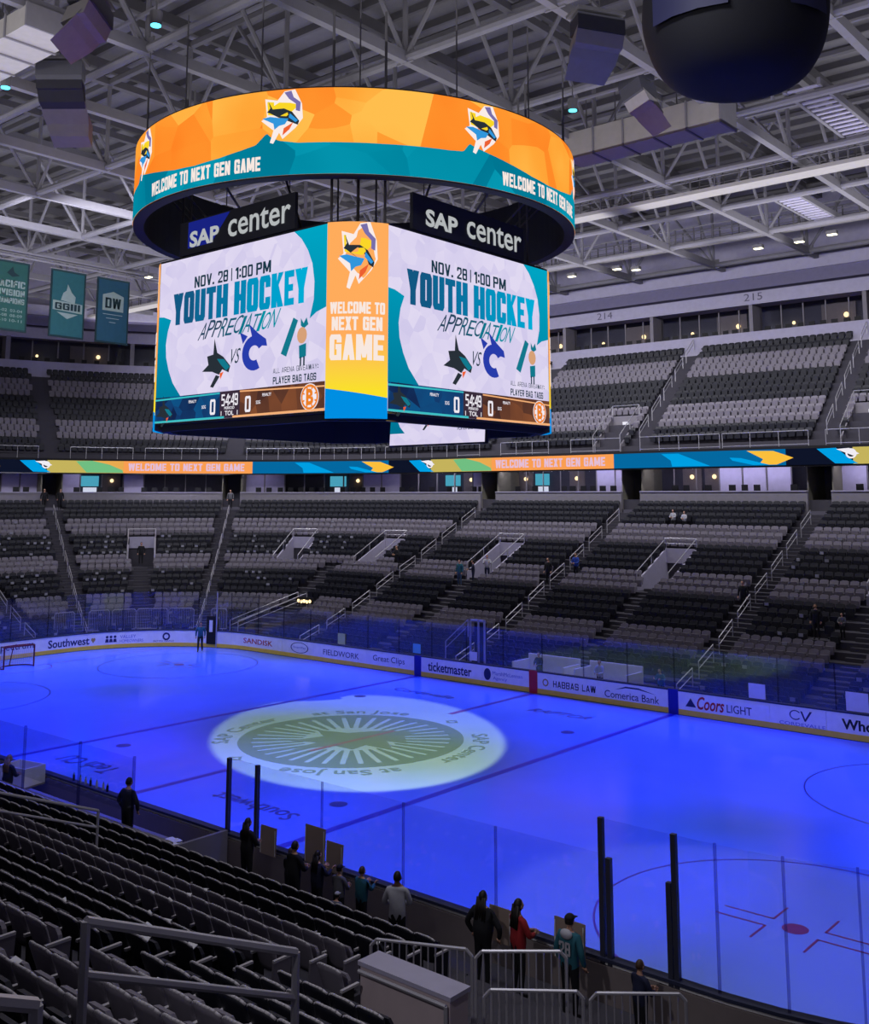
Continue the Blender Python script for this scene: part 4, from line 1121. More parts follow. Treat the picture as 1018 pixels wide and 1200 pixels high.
# near seats
near = []
for i in range(2, 24):
    d = D0 + DP * i + .50; y = -12.95 - d
    for k in range(80):
        x = 17.75 - k * SW
        near.append(((x, y), 0.0, i, 'left'))
    for k in range(8):
        x = 19.25 + k * SW
        if i < 7 or x > {7: 19.5, 8: 21.2}.get(i, 23.2): continue
        near.append(((x, y), 0.0, i, 'mid'))
    if i >= 12:
        r = R0 + d; a0 = math.asin(min(1, (24.45 - AX) / r)); n = int((math.radians(38) - a0) * r / SW)
        for k in range(n):
            t = a0 + (k + .5) * SW / r; o = out_nr(t); near.append((P(o, d, 0)[:2], t, i, 'right'))
vis = []
for p, yaw, i, sec in near:
    dc = math.hypot(p[0] - CAM[0], p[1] - CAM[1])
    if dc < 2.2: continue
    q = px((p[0], p[1], NZ[i] + .8))
    seen = q and -30 < q[0] < 1048 and q[1] < 1230
    vis.append((q[2] if seen else 999, p, yaw, i, sec, bool(seen)))
vis.sort(key=lambda a: a[0])
single = [v for v in vis if v[5]][:300]
for v in vis:
    if v in single: continue
    if v[5] or (v[1][0] > -8 and v[0] == 999 and v[1][0] < 26): mass_add((v[1][0], v[1][1], NZ[v[3]]), v[2], 0 if v[3] in LIGHT_ROWS else 1)
nv = len(SV); V = np.concatenate(mass_v); F = []; MI = []
for k, mi in enumerate(mass_m):
    F += [tuple(i + k * nv for i in f) for f in SF]; MI += [mi] * len(SF)
me = bpy.data.meshes.new('stadium_seats'); me.from_pydata(V.tolist(), [], F); me.materials.append(M_SEATL); me.materials.append(M_SEATD); me.polygons.foreach_set('material_index', MI); me.update()
o = bpy.data.objects.new('stadium_seats', me); C.objects.link(o); tag(o, 'empty grey and charcoal folding seats filling the stands around the rink', 'seats', kind='stuff')

# detailed near seat: curved back shell, tipped-up pan, armrest, support
def seat_parts(ms):
    nx, nz = 8, 6; mb = MB(); vs = []
    for side in (0, 1):
        for j in range(nz + 1):
            v = j / nz
            for i in range(nx + 1):
                u = -1 + 2 * i / nx
                hw = .245 * (1 - .10 * (1 - v)); top = .86 - .07 * abs(u) ** 3
                z = .36 + (top - .36) * v; y = -.02 - .16 * v + .07 * (u * u - .35) + (-.035 if side else 0)
                vs.append((u * hw, y, z))
    n1 = (nx + 1) * (nz + 1); fs = []
    g = lambda s_, i, j: s_ * n1 + j * (nx + 1) + i
    for j in range(nz):
        for i in range(nx): fs += [(g(0, i, j), g(0, i + 1, j), g(0, i + 1, j + 1), g(0, i, j + 1)), (g(1, i, j + 1), g(1, i + 1, j + 1), g(1, i + 1, j), g(1, i, j))]
    for i in range(nx): fs += [(g(0, i, nz), g(0, i + 1, nz), g(1, i + 1, nz), g(1, i, nz)), (g(0, i + 1, 0), g(0, i, 0), g(1, i, 0), g(1, i + 1, 0))]
    for j in range(nz): fs += [(g(0, 0, j), g(0, 0, j + 1), g(1, 0, j + 1), g(1, 0, j)), (g(0, nx, j + 1), g(0, nx, j), g(1, nx, j), g(1, nx, j + 1))]
    back = mb.add(vs, fs).mesh('backrest', ms, True)
    rim = MB()
    pts = [(u * .247, -.02 - .16 - .0 + .07 * (u * u - .35) - .017, .865 - .07 * abs(u) ** 3) for u in np.linspace(-1, 1, 9)]
    rim.pipe(pts, .018, 5); rim = rim.mesh('back_rim', M_ARM, True)
    mb = MB(); prof = [(-.20, .0), (.20, .0), (.22, .12), (.21, .32), (.15, .40), (-.15, .40), (-.21, .32), (-.22, .12)]
    n = len(prof)
    vs = [(x, .10 - .06 * (z / .4), .30 + z) for x, z in prof] + [(x * .92, .17 - .06 * (z / .4), .31 + z * .94) for x, z in prof]
    mb.add(vs, [tuple(range(n - 1, -1, -1)), tuple(range(n, 2 * n))] + [(i, (i + 1) % n, n + (i + 1) % n, n + i) for i in range(n)]); pan = mb.mesh('seat_pan', ms)
    mb = MB(); mb.box(.24, .29, -.16, .20, .54, .575); arm = mb.mesh('armrest', M_ARM)
    mb = MB(); mb.box(.25, .28, -.12, .10, .0, .54); leg = mb.mesh('support', M_BLACK)
    mb = MB(); mb.hexa([(.245, -.20, .06), (.285, -.20, .06), (.285, .17, .06), (.245, .17, .06), (.245, -.16, .54), (.285, -.16, .54), (.285, .2, .54), (.245, .2, .54)]); end = mb.mesh('end_panel', ms)
    return back, rim, pan, arm, leg, end


SP = {0: seat_parts(M_SEATL), 1: seat_parts(M_SEATD)}
row_seen = {}
for dep, p, yaw, i, sec, _ in single:
    mi = 0 if i in LIGHT_ROWS else 1
    if sec == 'left': k = round((17.75 - p[0]) / SW); where = 'left of the open aisle'
    elif sec == 'mid': k = round((p[0] - 19.25) / SW); where = 'right of the open aisle'
    else: r_ = R0 + D0 + DP * i + .50; k = round((yaw - math.asin(min(1, (24.45 - AX) / r_))) * r_ / SW - .5); where = 'beyond the double-bar handrail'
    lab = '%s folding seat, %s row up from the bench, %s %s' % ('grey' if mi == 0 else 'charcoal', ORD[i - 2], ordn(k), where)
    t = empty('folding_seat', (p[0], p[1], NZ[i]), yaw, lab, 'seat', 'folding seats of the near stand')
    back, rim, pan, arm, leg, end = SP[mi]
    put('backrest', back, t); put('back_rim', rim, t); put('seat_pan', pan, t); put('armrest', arm, t); put('support', leg, t)
    last = (sec == 'left' and abs(p[0] - 17.75) < .01)
    if last: put('end_panel', end, t)

# ------------------------------------------------------------------ aisle handrails, stair wells, guard rails
def handrail(p0, z0, p1, z1, label, h=.92, r=.028, group=None, mid=True, dz=0.0):
    """two-bar pipe rail from plan point p0 to p1"""
    t = empty('aisle_handrail', (p0[0], p0[1], z0), 0, label, 'handrail', group)
    d = Vector((p1[0] - p0[0], p1[1] - p0[1], z1 - z0)); u = Vector((0, 0, 1))
    MB().tube((0, 0, -dz), (0, 0, h), r, 6).build('post', M_RAIL, t); MB().tube(d - u * dz, d + u * h, r, 6).build('post', M_RAIL, t)
    MB().tube(u * h, d + u * h, r, 6).build('top_rail', M_RAIL, t)
    if mid: MB().tube(u * h * .62, d + u * h * .62, r * .85, 6).build('middle_rail', M_RAIL, t)
    return t


AN = ['aisle above the right blue line mark', 'aisle above the left blue line mark', 'aisle left of the ticket advert', 'corner aisle behind the referee', 'corner aisle above the airline advert', 'leftmost corner aisle', 'rightmost aisle']
for k, (a, b) in enumerate(AISLES[:6]):
    A, B = Vector(a), Vector(b); L = (B - A).length; d = (B - A) / L
    for j in range(8):
        s0 = .9 + j * 2.34
        if s0 + 1.7 > L: break
        p0, p1 = A + d * s0, A + d * (s0 + 1.65)
        handrail(p0, slope_at(dist_out(p0)) - .02, p1, slope_at(dist_out(p1)) - .02, 'grey handrail, %s from the ice, %s' % (ORD[j], AN[k]), group='far stand aisle handrails')
VN = ['stair well above the bank advert', 'stair well above the ticket advert', 'stair well left of the railed aisle', 'stair well second from the corner', 'stair well in the curved corner', 'stair well at far right']
for k in range(len(VOMS)):
    o = vom_pose(k); tx, ty = -o[3], o[2]; zf = ROWZ[V0 - 1]
    t = empty('stair_well', P(o, D0 + DP * V0, zf), 0, 'pale-walled %s with pipe rails' % VN[k], 'stair well', 'stair wells of the far stand')
    loc = lambda c, d, z: (tx * c + o[2] * d, ty * c + o[3] * d, z)      # local: across, outward, up
    Lw = DP * (V1 - V0)
    for sg in (-1, 1):
        mb = MB(); c0, c1 = sg * VW, sg * (VW - .12)
        zt = lambda d: slope_at(D0 + DP * V0 + d) - zf + .35
        mb.hexa([loc(c0, 0, 0), loc(c1, 0, 0), loc(c1, Lw, 0), loc(c0, Lw, 0), loc(c0, 0, zt(0)), loc(c1, 0, zt(0)), loc(c1, Lw, zt(Lw)), loc(c0, Lw, zt(Lw))]); mb.build('side_wall', M_WALLP, t)
        mb = MB(); c = sg * (VW - .06); mb.pipe([loc(c, .1, zt(0)), loc(c, .1, zt(0) + .62), loc(c, Lw, zt(Lw) + .62), loc(c, Lw, zt(Lw))], .03); mb.pipe([loc(c, Lw * .5, zt(Lw * .5)), loc(c, Lw * .5, zt(Lw * .5) + .62)], .025); mb.build('side_rail', M_RAIL, t)
    mb = MB(); zt_ = slope_at(D0 + DP * V1) - zf + .35
    mb.hexa([loc(-VW, Lw - .15, zt_ - .9), loc(VW, Lw - .15, zt_ - .9), loc(VW, Lw, zt_ - .9), loc(-VW, Lw, zt_ - .9), loc(-VW, Lw - .15, zt_), loc(VW, Lw - .15, zt_), loc(VW, Lw, zt_), loc(-VW, Lw, zt_)]); mb.build('head_wall', M_WALLP, t)
    mb = MB(); mb.pipe([loc(-VW, Lw - .05, zt_), loc(-VW, Lw - .05, zt_ + .62), loc(VW, Lw - .05, zt_ + .62), loc(VW, Lw - .05, zt_)], .03); mb.tube(loc(-VW, Lw - .05, zt_ + .3), loc(VW, Lw - .05, zt_ + .3), .02); mb.build('head_rail', M_RAIL, t)
    mb = MB(); mb.hexa([loc(-VW + .12, 1.6, 0), loc(VW - .12, 1.6, 0), loc(VW - .12, Lw, 0), loc(-VW + .12, Lw, 0), loc(-VW + .12, 1.6, .02), loc(VW - .12, 1.6, .02), loc(VW - .12, Lw, .02), loc(-VW + .12, Lw, .02)]); mb.build('landing', M_STEP, t)
# upper deck aisle rails, portals and front guard rail
for k, x in enumerate((7.4, -6.15)):
    for j in range(5):
        d0 = UD0 + .4 + j * 1.95; d1 = d0 + 1.35; zu = lambda d: UZ0 + URISE * (d - UD0) / UDP
        handrail((x, 12.95 + d0), zu(d0), (x, 12.95 + d1), zu(d1), 'grey pipe handrail, %s up the %s upper-deck aisle' % (ORD[j], ('right', 'left')[k]), group='upper deck aisle handrails')
for k, x in enumerate((9.6, -8.6)):
    t = empty('deck_portal', (x, 12.95 + UD0, 13.0), 0, 'railed upper-deck stair portal at %s aisle foot' % ('the right', 'the left')[k], 'stair portal', 'upper deck portals')
    for sg in (-1, 1):
        MB().hexa([(sg * 1.2, -.2, 0), (sg * 1.1, -.2, 0), (sg * 1.1, 2.8, 0), (sg * 1.2, 2.8, 0), (sg * 1.2, -.2, .5), (sg * 1.1, -.2, .5), (sg * 1.1, 2.8, 2.9), (sg * 1.2, 2.8, 2.9)]).build('side_wall', M_CONCL, t)
        MB().pipe([(sg * 1.15, -.2, .5), (sg * 1.15, -.2, 1.3), (sg * 1.15, 2.8, 3.7), (sg * 1.15, 2.8, 2.9)], .03).tube((sg * 1.15, 1.3, 1.7), (sg * 1.15, 1.3, 2.5), .025).build('side_rail', M_RAIL, t)
    MB().box(-1.2, 1.2, 2.7, 2.82, 1.4, 2.9).build('head_wall', M_CONCL, t)
    MB().pipe([(-1.15, 2.75, 2.9), (-1.15, 2.75, 3.7), (1.15, 2.75, 3.7), (1.15, 2.75, 2.9)], .03).build('head_rail', M_RAIL, t)
    MB().box(-.25, .25, 2.66, 2.70, 2.1, 2.45).build('notice', M_PAPER, t)
gsec = [(15.5, 12.2), (12, 7.9), (6.8, 1.0), (.8, -5.2), (-6.8, -11), (-13, -17.5), (-19.6, -21.9)]
for k, (x0, x1) in enumerate(gsec):
    y = 12.95 + D_R + .25; t = empty('guard_rail', (x0, y, 13.0), 0, 'pipe guard rail on the upper deck edge, %s from the right' % ORD[k], 'guard rail', 'upper deck guard rails')
    MB().tube((0, 0, .98), (x1 - x0, 0, .98), .03).build('top_rail', M_RAIL, t); MB().tube((0, 0, .12), (x1 - x0, 0, .12), .025).build('foot_rail', M_RAIL, t)
    n = int(abs(x1 - x0) / 1.5)
    for j in range(n + 1): MB().tube(((x1 - x0) * j / n, 0, 0), ((x1 - x0) * j / n, 0, .98), .025).build('post', M_RAIL, t)
for k, (t0, t1) in enumerate(((2, 14), (16, 26), (28, 39), (44, 56), (58, 68), (73, 86))):
    o = out_fl(math.radians(t0)); t = empty('guard_rail', (0, 0, 13.0), 0, 'pipe guard rail on the upper deck corner, %s from its right end' % ORD[k], 'guard rail', 'upper deck guard rails')
    pts = [P(out_fl(math.radians(a)), D_R + .25, .98) for a in np.linspace(t0, t1, 5)]
    MB().pipe(pts, .03).build('top_rail', M_RAIL, t)
    for p in pts: MB().tube((p[0], p[1], 0), p, .025).build('post', M_RAIL, t)

# ------------------------------------------------------------------ suites below the ribbon: panels, mullions, lamps, screens, chairs
ch = MB().box(-.24, .24, -.2, .22, .38, .46).box(-.24, .24, -.24, -.18, .42, .98).box(-.03, .03, -.03, .03, 0, .4).box(-.25, .25, -.25, .25, 0, .04)
chair_seat = MB().box(-.24, .24, -.2, .22, .38, .46).mesh('chair_seat', M_CHAIR); chair_back = MB().box(-.24, .24, -.24, -.18, .44, .98).mesh('chair_back', M_CHAIR)
chair_base = MB().tube((0, 0, 0), (0, 0, .4), .03, 6).box(-.22, .22, -.03, .03, 0, .05).box(-.03, .03, -.22, .22, 0, .05).mesh('chair_base', M_BLACK)


def suite_chair(o, d, z, label, group):
    p = P(o, d, z); yaw = math.atan2(-o[3], -o[2]) - PI / 2 + random.uniform(-.25, .25)
    t = empty('suite_chair', p, yaw, label, 'chair', group); put('chair_seat', chair_seat, t); put('chair_back', chair_back, t); put('chair_base', chair_base, t)


def path_at(pth, f):
    f = max(0, min(.9999, f)) * (len(pth) - 1); i = int(f); w_ = f - i; a, b = pth[i], pth[i + 1]
    return tuple(a[k] + (b[k] - a[k]) * w_ for k in range(4))


def slab(nm, pth, f0, f1, d0, d1, z0, z1, m, parent):
    n = 4; mb = MB(); sweep(mb, [path_at(pth, f0 + (f1 - f0) * k / n) for k in range(n + 1)], [(d0, z0), (d0, z1), (d1, z1), (d1, z0)], closed=True); return mb.build(nm, m, parent)


M_TUN = mat('tunnel_wall_olive', S(120, 116, 104), .8); M_SUIN = mat('suite_inner_wall', S(120, 110, 112), .8)
SNAME = ['rightmost', 'middle', 'left-of-middle', 'long curved', 'corner', 'leftmost']
for k, pth in enumerate(SPANS):
    t = empty('spectator_suite', (0, 0, 0), 0, 'glazed suite front with lilac blinds below the ribbon, %s one' % SNAME[k], 'suite', 'suites below the ribbon')
    L = sum(math.hypot(b[0] + b[2] * D_W - a[0] - a[2] * D_W, b[1] + b[3] * D_W - a[1] - a[3] * D_W) for a, b in zip(pth, pth[1:]))
    dm = D_W + 1.9
    n = max(3, int(L / 1.55))
    for j in range(n + 1): slab('mullion', pth, j / n - .002, j / n + .002, dm, dm + .1, 8.95, 11.98, M_CONCL, t)
    kinds = {0: 'PPDWTDPP', 1: 'DPPPWWDP', 2: 'PPDWDTWP', 3: 'PPWTDDPPWTDDPPDDWDPP', 4: 'DDDDPWTPWPPD', 5: 'PPDDPWPP'}[k]
    for j in range(n):
        c = kinds[j % len(kinds)]
        if c == 'P': slab('lilac_blind', pth, (j + .04) / n, (j + .96) / n, dm + .03, dm + .07, 8.95, 11.95, M_PANEL, t)
        else:
            slab('window_pane', pth, (j + .02) / n, (j + .98) / n, dm + .04, dm + .055, 9.0, 11.95, M_GLASS2, t)
            if c == 'W':
                o = path_at(pth, (j + .5) / n); lp = MB(); p = P(o, D_W + 3.0, 11.2); lp.ball(p, .16, .16, .16, 8, 6); lp.build('wall_lamp', M_WARM, t)
                slab('lit_wall', pth, (j + .1) / n, (j + .95) / n, D_W + 3.1, D_W + 3.18, 9.0, 11.8, M_SUIN, t)
            if c == 'T': slab('television', pth, (j + .1) / n, (j + .9) / n, D_W + 2.95, D_W + 3.05, 10.7, 11.6, M_TVC, t); slab('menu_screen', pth, (j + .15) / n, (j + .8) / n, D_W + 2.9, D_W + 3.0, 10.2, 10.6, M_TVW, t)
    slab('end_wall', pth, 0, .006, D_W + .25, D_W + 3.2, 8.9, 12.0, M_TUN, t); slab('end_wall', pth, .994, 1, D_W + .25, D_W + 3.2, 8.9, 12.0, M_TUN, t)
    m = int(L / .85); nc = 0
    for j in range(m):
        if rng.random() < .8 and .04 < (j + .5) / m < .96: suite_chair(path_at(pth, (j + .5) / m), D_W + .95, 9.62, 'black chair, %s from the right behind the ledge of the %s suite' % (ordn(nc), SNAME[k]), 'suite chairs below the ribbon'); nc += 1
mb = MB(); sweep(mb, PATH_FAR, [(D_W + .3, 8.9), (D_W + .3, 9.6), (D_W + 1.7, 9.6), (D_W + 1.7, 8.9)], closed=True); o = mb.build('floor_suite_riser', M_STEP); tag(o, 'raised suite seating floor', kind='structure')

# upper boxes
UPTH = [out_far(x) for x in np.linspace(16, -AX, 8)] + [out_fl(t) for t in np.linspace(0, PI / 2, 10)[1:]]
DB = D_UW + 2.0
for k in range(10):
    f0, f1 = k / 10, (k + 1) / 10
    t = empty('press_box', (0, 0, 0), 0, 'glazed upper box with dark chairs, %s from the right under the section numbers' % ORD[k], 'press box', 'upper boxes')
    slab('pillar', UPTH, f0, f0 + .0035, D_UW + .5, DB + .3, 21.6, 24.8, M_CONCL, t)
    for j in range(5): slab('mullion', UPTH, f0 + (f1 - f0) * j / 5, f0 + (f1 - f0) * j / 5 + .001, DB, DB + .1, 21.6, 24.8, M_CONCL, t)
    for j in range(5): slab('window_pane', UPTH, f0 + (f1 - f0) * (j + .03) / 5, f0 + (f1 - f0) * (j + .97) / 5, DB + .03, DB + .045, 21.7, 24.7, M_GLASS2, t)
    o = path_at(UPTH, f0 + .028); mb = MB(); mb.ball(P(o, D_UW + 3.3, 23.6), .2, .2, .2, 8, 6); mb.build('wall_lamp', M_WARM, t)
    o = path_at(UPTH, f0 + .075); mb = MB(); mb.ball(P(o, D_UW + 3.3, 23.4), .14, .14, .14, 8, 6); mb.build('wall_lamp', M_WARM, t)
    slab('lit_wall', UPTH, f0 + .02, f0 + .05, D_UW + 3.4, D_UW + 3.5, 21.7, 24.6, M_SUIN, t)
    for j in range(9):
        suite_chair(path_at(UPTH, f0 + .005 + (f1 - f0) * .9 * (j + .5) / 9), D_UW + .9, 22.0, 'black chair, %s from the right in the %s upper box from the right' % (ORD[j], ORD[k]), 'upper box chairs')
mb = MB(); sweep(mb, UPTH, [(D_UW + .3, 21.6), (D_UW + .3, 22.0), (D_UW + 1.6, 22.0), (D_UW + 1.6, 21.6)], closed=True); o = mb.build('floor_upper_box', M_STEP); tag(o, 'raised floor of the upper boxes', kind='structure')

# give-away cards on the far seats
card = MB().box(-.11, .11, -.02, .02, .0, .16).mesh('giveaway_card', M_PAPERD)
PAPERS = PAPERS[:260]
for p, yaw, z in PAPERS:
    x, y = p; fx, fy = -math.sin(yaw), math.cos(yaw)
    o = put('giveaway_card', card, None, (x + fx * .16, y + fy * .16, z + .52), yaw + random.uniform(-.3, .3)); tag(o, 'small white card left on a far stand seat', 'card', 'white cards on the far seats')

# ------------------------------------------------------------------ banners
def banner(y0, label):
    t = empty('hanging_banner', (-40.4, y0, 21.75), 0, label, 'banner', 'hanging banners')
    return t


M_BAN1 = mat('banner_green_teal', S(36, 84, 78), .8); M_BAN2 = mat('banner_teal', S(38, 92, 98), .8); M_BAN3 = mat('banner_blue_teal', S(34, 78, 98), .8); M_BAND = mat('banner_edge', S(24, 50, 56), .8); M_BANT = mat('banner_print', S(140, 158, 152), .8)
bm = lambda L: (lambda u, v: (.03 + .008 * L, 2.92 * u, 5.2 * v))
for y0, m, lab in ((3.3, M_BAN1, 'green teal division champions banner, leftmost of three hanging banners'), (7.95, M_BAN2, 'teal banner with a pale flame emblem, middle of three hanging banners'), (11.85, M_BAN3, 'blue teal banner with DW shield, rightmost of three hanging banners')):
    t = banner(y0, lab)
    MB().box(-.02, .02, 0, 2.92, 0, 5.2).build('cloth', M_BAND, t)
    mb = MB(); decal(mb, [(.05, .03), (.95, .03), (.95, .97), (.05, .97)], bm(0)); mb.build('field', m, t)
    MB().tube((0, -.1, 5.25), (0, 3.02, 5.25), .04).build('hanging_pole', M_STEEL, t); MB().tube((0, .3, 5.25), (0, .3, 6.1), .015).tube((0, 2.6, 5.25), (0, 2.6, 6.1), .015).build('hanging_line', M_STEELD, t)
    if 'champions' in lab:
        for i, (w_, a, b) in enumerate((('PACIFIC', .62, .72), ('DIVISION', .50, .59), ('CHAMPIONS', .39, .47))):
            mb = MB(); decal(mb, block(w_, .10, .90, a, b, .34, .2), bm(2)); mb.build('lettering', M_BANT, t)
        for i in range(3):
            for j, u in enumerate((.14, .54)): mb = MB(); decal(mb, fit_text(('01-02', '03-04', '07-08', '08-09', '09-10', '10-11')[i * 2 + j], u, u + .32, .27 - .07 * i, .31 - .07 * i), bm(2)); mb.build('lettering', M_BANT, t)
        mb = MB(); decal(mb, [(.4, .82), (.55, .92), (.6, .84), (.75, .8), (.55, .77)], bm(2)); mb.build('emblem', M_BAND, t)
    elif 'flame' in lab:
        mb = MB(); decal(mb, [(.3, .55), (.36, .66), (.45, .70), (.48, .80), (.6, .68), (.72, .62), (.70, .52)], bm(2)); mb.build('flame_emblem', M_BANT, t)
        mb = MB(); decal(mb, [(.08, .40), (.92, .38), (.92, .52), (.08, .54)], bm(3)); mb.build('plate', M_BANT, t); mb = MB(); decal(mb, block('GGIII', .14, .86, .41, .51, .32, .2), bm(4)); mb.build('lettering', M_BAND, t)
        mb = MB(); decal(mb, [(.2, .37), (.8, .36), (.5, .28)], bm(2)); mb.build('shield_tip', M_BANT, t)
    else:
        mb = MB(); decal(mb, [(.18, .50), (.82, .50), (.82, .74), (.5, .80), (.18, .74)], bm(2)); mb.build('shield', M_BANT, t); mb = MB(); decal(mb, block('DW', .26, .74, .54, .70, .34), bm(4)); mb.build('lettering', M_BAND, t)
        for i in range(3): mb = MB(); decal(mb, [(.2 + .1 * i, .44 - .06 * i), (.8 - .1 * i, .44 - .06 * i), (.8 - .1 * i, .45 - .06 * i), (.2 + .1 * i, .45 - .06 * i)], bm(2)); mb.build('print_line', M_BANT, t)
for z in (27.35, 27.75):
    t = MB().tube((-40.4, -8, z), (-40.4, 26, z), .09).build('trim_banner_pipe', M_STEEL); tag(t, 'banner pipe', kind='structure')

# ------------------------------------------------------------------ people
SKINS = [mat('skin_light', S(196, 150, 126), .6), mat('skin_tan', S(150, 106, 84), .6)]


def cloth(name, rgb): return mat('cloth_' + name, S(*rgb), .85, bump=.15, scale=14)


M_SHOE = mat('shoe_dark', S(24, 24, 28), .6); M_EYE = mat('eye_dark', S(14, 12, 12), .3)


def person(label, loc, yaw, top, pants, hairc, arms=None, H=1.72, skin=0, long_hair=False, cap=None, legs='stand', lean=0.0, sleeves=True, group='people', bulk=1.08):
    """figure facing local +y; arms: ((elbow, wrist) left, (elbow, wrist) right) in body coordinates for a 1.75 m figure"""
    arms = arms or (((-.27, -.03, 1.15), (-.26, .08, .92)), ((.27, -.03, 1.15), (.26, .08, .92)))
    k = H / 1.75
    J = {}; E_ = []; RAD = {}

    def j(n, p, r): J[n] = Vector(p); RAD[n] = r
    lz = lean
    j('pelvis', (0, 0, .95), (.165 * bulk, .13 * bulk)); j('spine', (0, .02 * lz, 1.13), (.155 * bulk, .125 * bulk)); j('chest', (0, .12 * lz, 1.33), (.185 * bulk, .13 * bulk)); j('neck', (0, .17 * lz, 1.485), (.062, .062)); j('skull', (0, .02 + .2 * lz, 1.58), (.055, .06))
    for s_, sg in (('l', -1), ('r', 1)):
        j('sh' + s_, (sg * .185, .13 * lz, 1.42), (.075, .075))
        e, w_ = arms[0 if sg < 0 else 1]; j('el' + s_, e, (.062, .062)); j('wr' + s_, w_, (.042, .042))
        if legs == 'stand':
            j('hip' + s_, (sg * .095, 0, .88), (.098, .1)); j('kn' + s_, (sg * .105, .02, .49), (.066, .068)); j('an' + s_, (sg * .11, -.02, .10), (.046, .048)); j('to' + s_, (sg * .125, .14, .045), (.042, .035))
        else:   # walking
            f = .16 * sg; j('hip' + s_, (sg * .095, 0, .88), (.098, .1)); j('kn' + s_, (sg * .1, .06 + f * .6, .50), (.066, .068)); j('an' + s_, (sg * .1, -.03 + f * 1.3, .11), (.046, .048)); j('to' + s_, (sg * .115, .12 + f * 1.3, .045), (.042, .035))
    E_ = [('pelvis', 'spine'), ('spine', 'chest'), ('chest', 'neck'), ('neck', 'skull')]
    for s_ in 'lr': E_ += [('chest', 'sh' + s_), ('sh' + s_, 'el' + s_), ('el' + s_, 'wr' + s_), ('pelvis', 'hip' + s_), ('hip' + s_, 'kn' + s_), ('kn' + s_, 'an' + s_), ('an' + s_, 'to' + s_)]
    names = list(J); idx = {n: i for i, n in enumerate(names)}
    me = bpy.data.meshes.new('person'); me.from_pydata([J[n] * k for n in names], [(idx[a], idx[b]) for a, b in E_], [])
    ob = bpy.data.objects.new('tmp', me); C.objects.link(ob); ob.modifiers.new('skin', 'SKIN'); sd = ob.modifiers.new('sub', 'SUBSURF'); sd.levels = 1; sd.render_levels = 1
    for i, n in enumerate(names): me.skin_vertices[0].data[i].radius = (RAD[n][0] * k, RAD[n][1] * k); me.skin_vertices[0].data[i].use_root = (n == 'pelvis')
    dg = bpy.context.evaluated_depsgraph_get(); dg.update(); sk = bpy.data.meshes.new_from_object(ob.evaluated_get(dg))
    bpy.data.objects.remove(ob); bpy.data.meshes.remove(me)
    vs = [tuple(v.co) for v in sk.vertices]; fs = [tuple(p.vertices) for p in sk.polygons]; bpy.data.meshes.remove(sk)
    cls = {}
    for a, b in E_:
        cls[(a, b)] = 3 if a.startswith('an') else 2 if a[:2] in ('hi', 'kn') or (a == 'pelvis' and b.startswith('hip')) else 0 if a == 'neck' else (1 if sleeves or not a.startswith('el') else 0)
    segs_ = [(J[a] * k, J[b] * k, cls[(a, b)]) for a, b in E_]
    mi = []
    for f in fs:
        c = sum((Vector(vs[i]) for i in f), Vector()) / len(f); best = (9e9, 1)
        for a, b, q in segs_:
            d = b - a; t = max(0, min(1, (c - a).dot(d) / d.length_squared)); dd = (a + d * t - c).length
            if dd < best[0]: best = (dd, q)
        q = best[1]
        if q == 2 and c.z > .93 * k: q = 1
        mi.append(q)
    mb = MB(); mb.v = vs; mb.f = fs; mb.m = mi
    hc = Vector((0, .03 + .24 * lz, 1.645)) * k

    def head_fn(p):
        q = Vector(p)
        if q.z < 0: q.x *= 1 - .28 * (-q.z) ** 1.5; q.y *= 1 - .10 * (-q.z)
        if q.y > .75 and -.35 < q.z < .15: q.y *= 1.12
        return q
    mb.ball(hc, .075 * k, .094 * k, .118 * k, 14, 10, 0, head_fn)
    mb.add([hc + Vector(q) * k for q in ((-.014, .09, -.03), (.014, .09, -.03), (0, .122, -.028), (0, .092, .025))], [(0, 1, 2), (1, 3, 2), (3, 0, 2)], 0)
    for sg in (-1, 1):
        mb.ball(hc + Vector((sg * .076, 0, -.005)) * k, .012 * k, .022 * k, .032 * k, 6, 4, 0); mb.ball(hc + Vector((sg * .03, .083, .01)) * k, .012 * k, .01 * k, .007 * k, 6, 4, 4)
    mb.box(-.022 * k, .022 * k, .082 * k, .092 * k, -.066 * k, -.058 * k, 4, 0, tuple(hc))
    for s_, sg in (('l', -1), ('r', 1)):      # hands: palm, four fingers of unequal length, thumb off the side
        a, b = J['el' + s_] * k, J['wr' + s_] * k; d = (b - a).normalized(); side = d.cross(Vector((0, 1, 0)) if abs(d.y) < .9 else Vector((0, 0, 1))).normalized(); nrm = side.cross(d).normalized()
        p0 = b + d * .01; pc = b + d * .085 * k
        mb.hexa([p0 - side * .026 - nrm * .013, p0 + side * .026 - nrm * .013, p0 + side * .026 + nrm * .013, p0 - side * .026 + nrm * .013, pc - side * .04 - nrm * .012, pc + side * .04 - nrm * .012, pc + side * .04 + nrm * .012, pc - side * .04 + nrm * .012], 0)
        for q, (off, ln) in enumerate(((-.031, .072), (-.011, .084), (.010, .078), (.030, .060))):
            r0 = pc + side * off; r1 = r0 + (d * .8 + nrm * .25).normalized() * ln * .55; r2 = r1 + (d * .45 + nrm * .85).normalized() * ln * .5
            mb.tube(r0, r1, .0092, 5, 0); mb.tube(r1, r2, .0085, 5, 0, .006)
        th = b + d * .03 + side * (-.034); t1 = th + (d * .55 - side * .7 + nrm * .2).normalized() * .038; mb.tube(th, t1, .011, 5, 0); mb.tube(t1, t1 + (d * .8 + nrm * .5).normalized() * .032, .0095, 5, 0, .007)
    o = mb.build('person', [SKINS[skin], top, pants, M_SHOE, M_EYE], None, True); o.location = loc; o.rotation_euler = (0, 0, yaw)
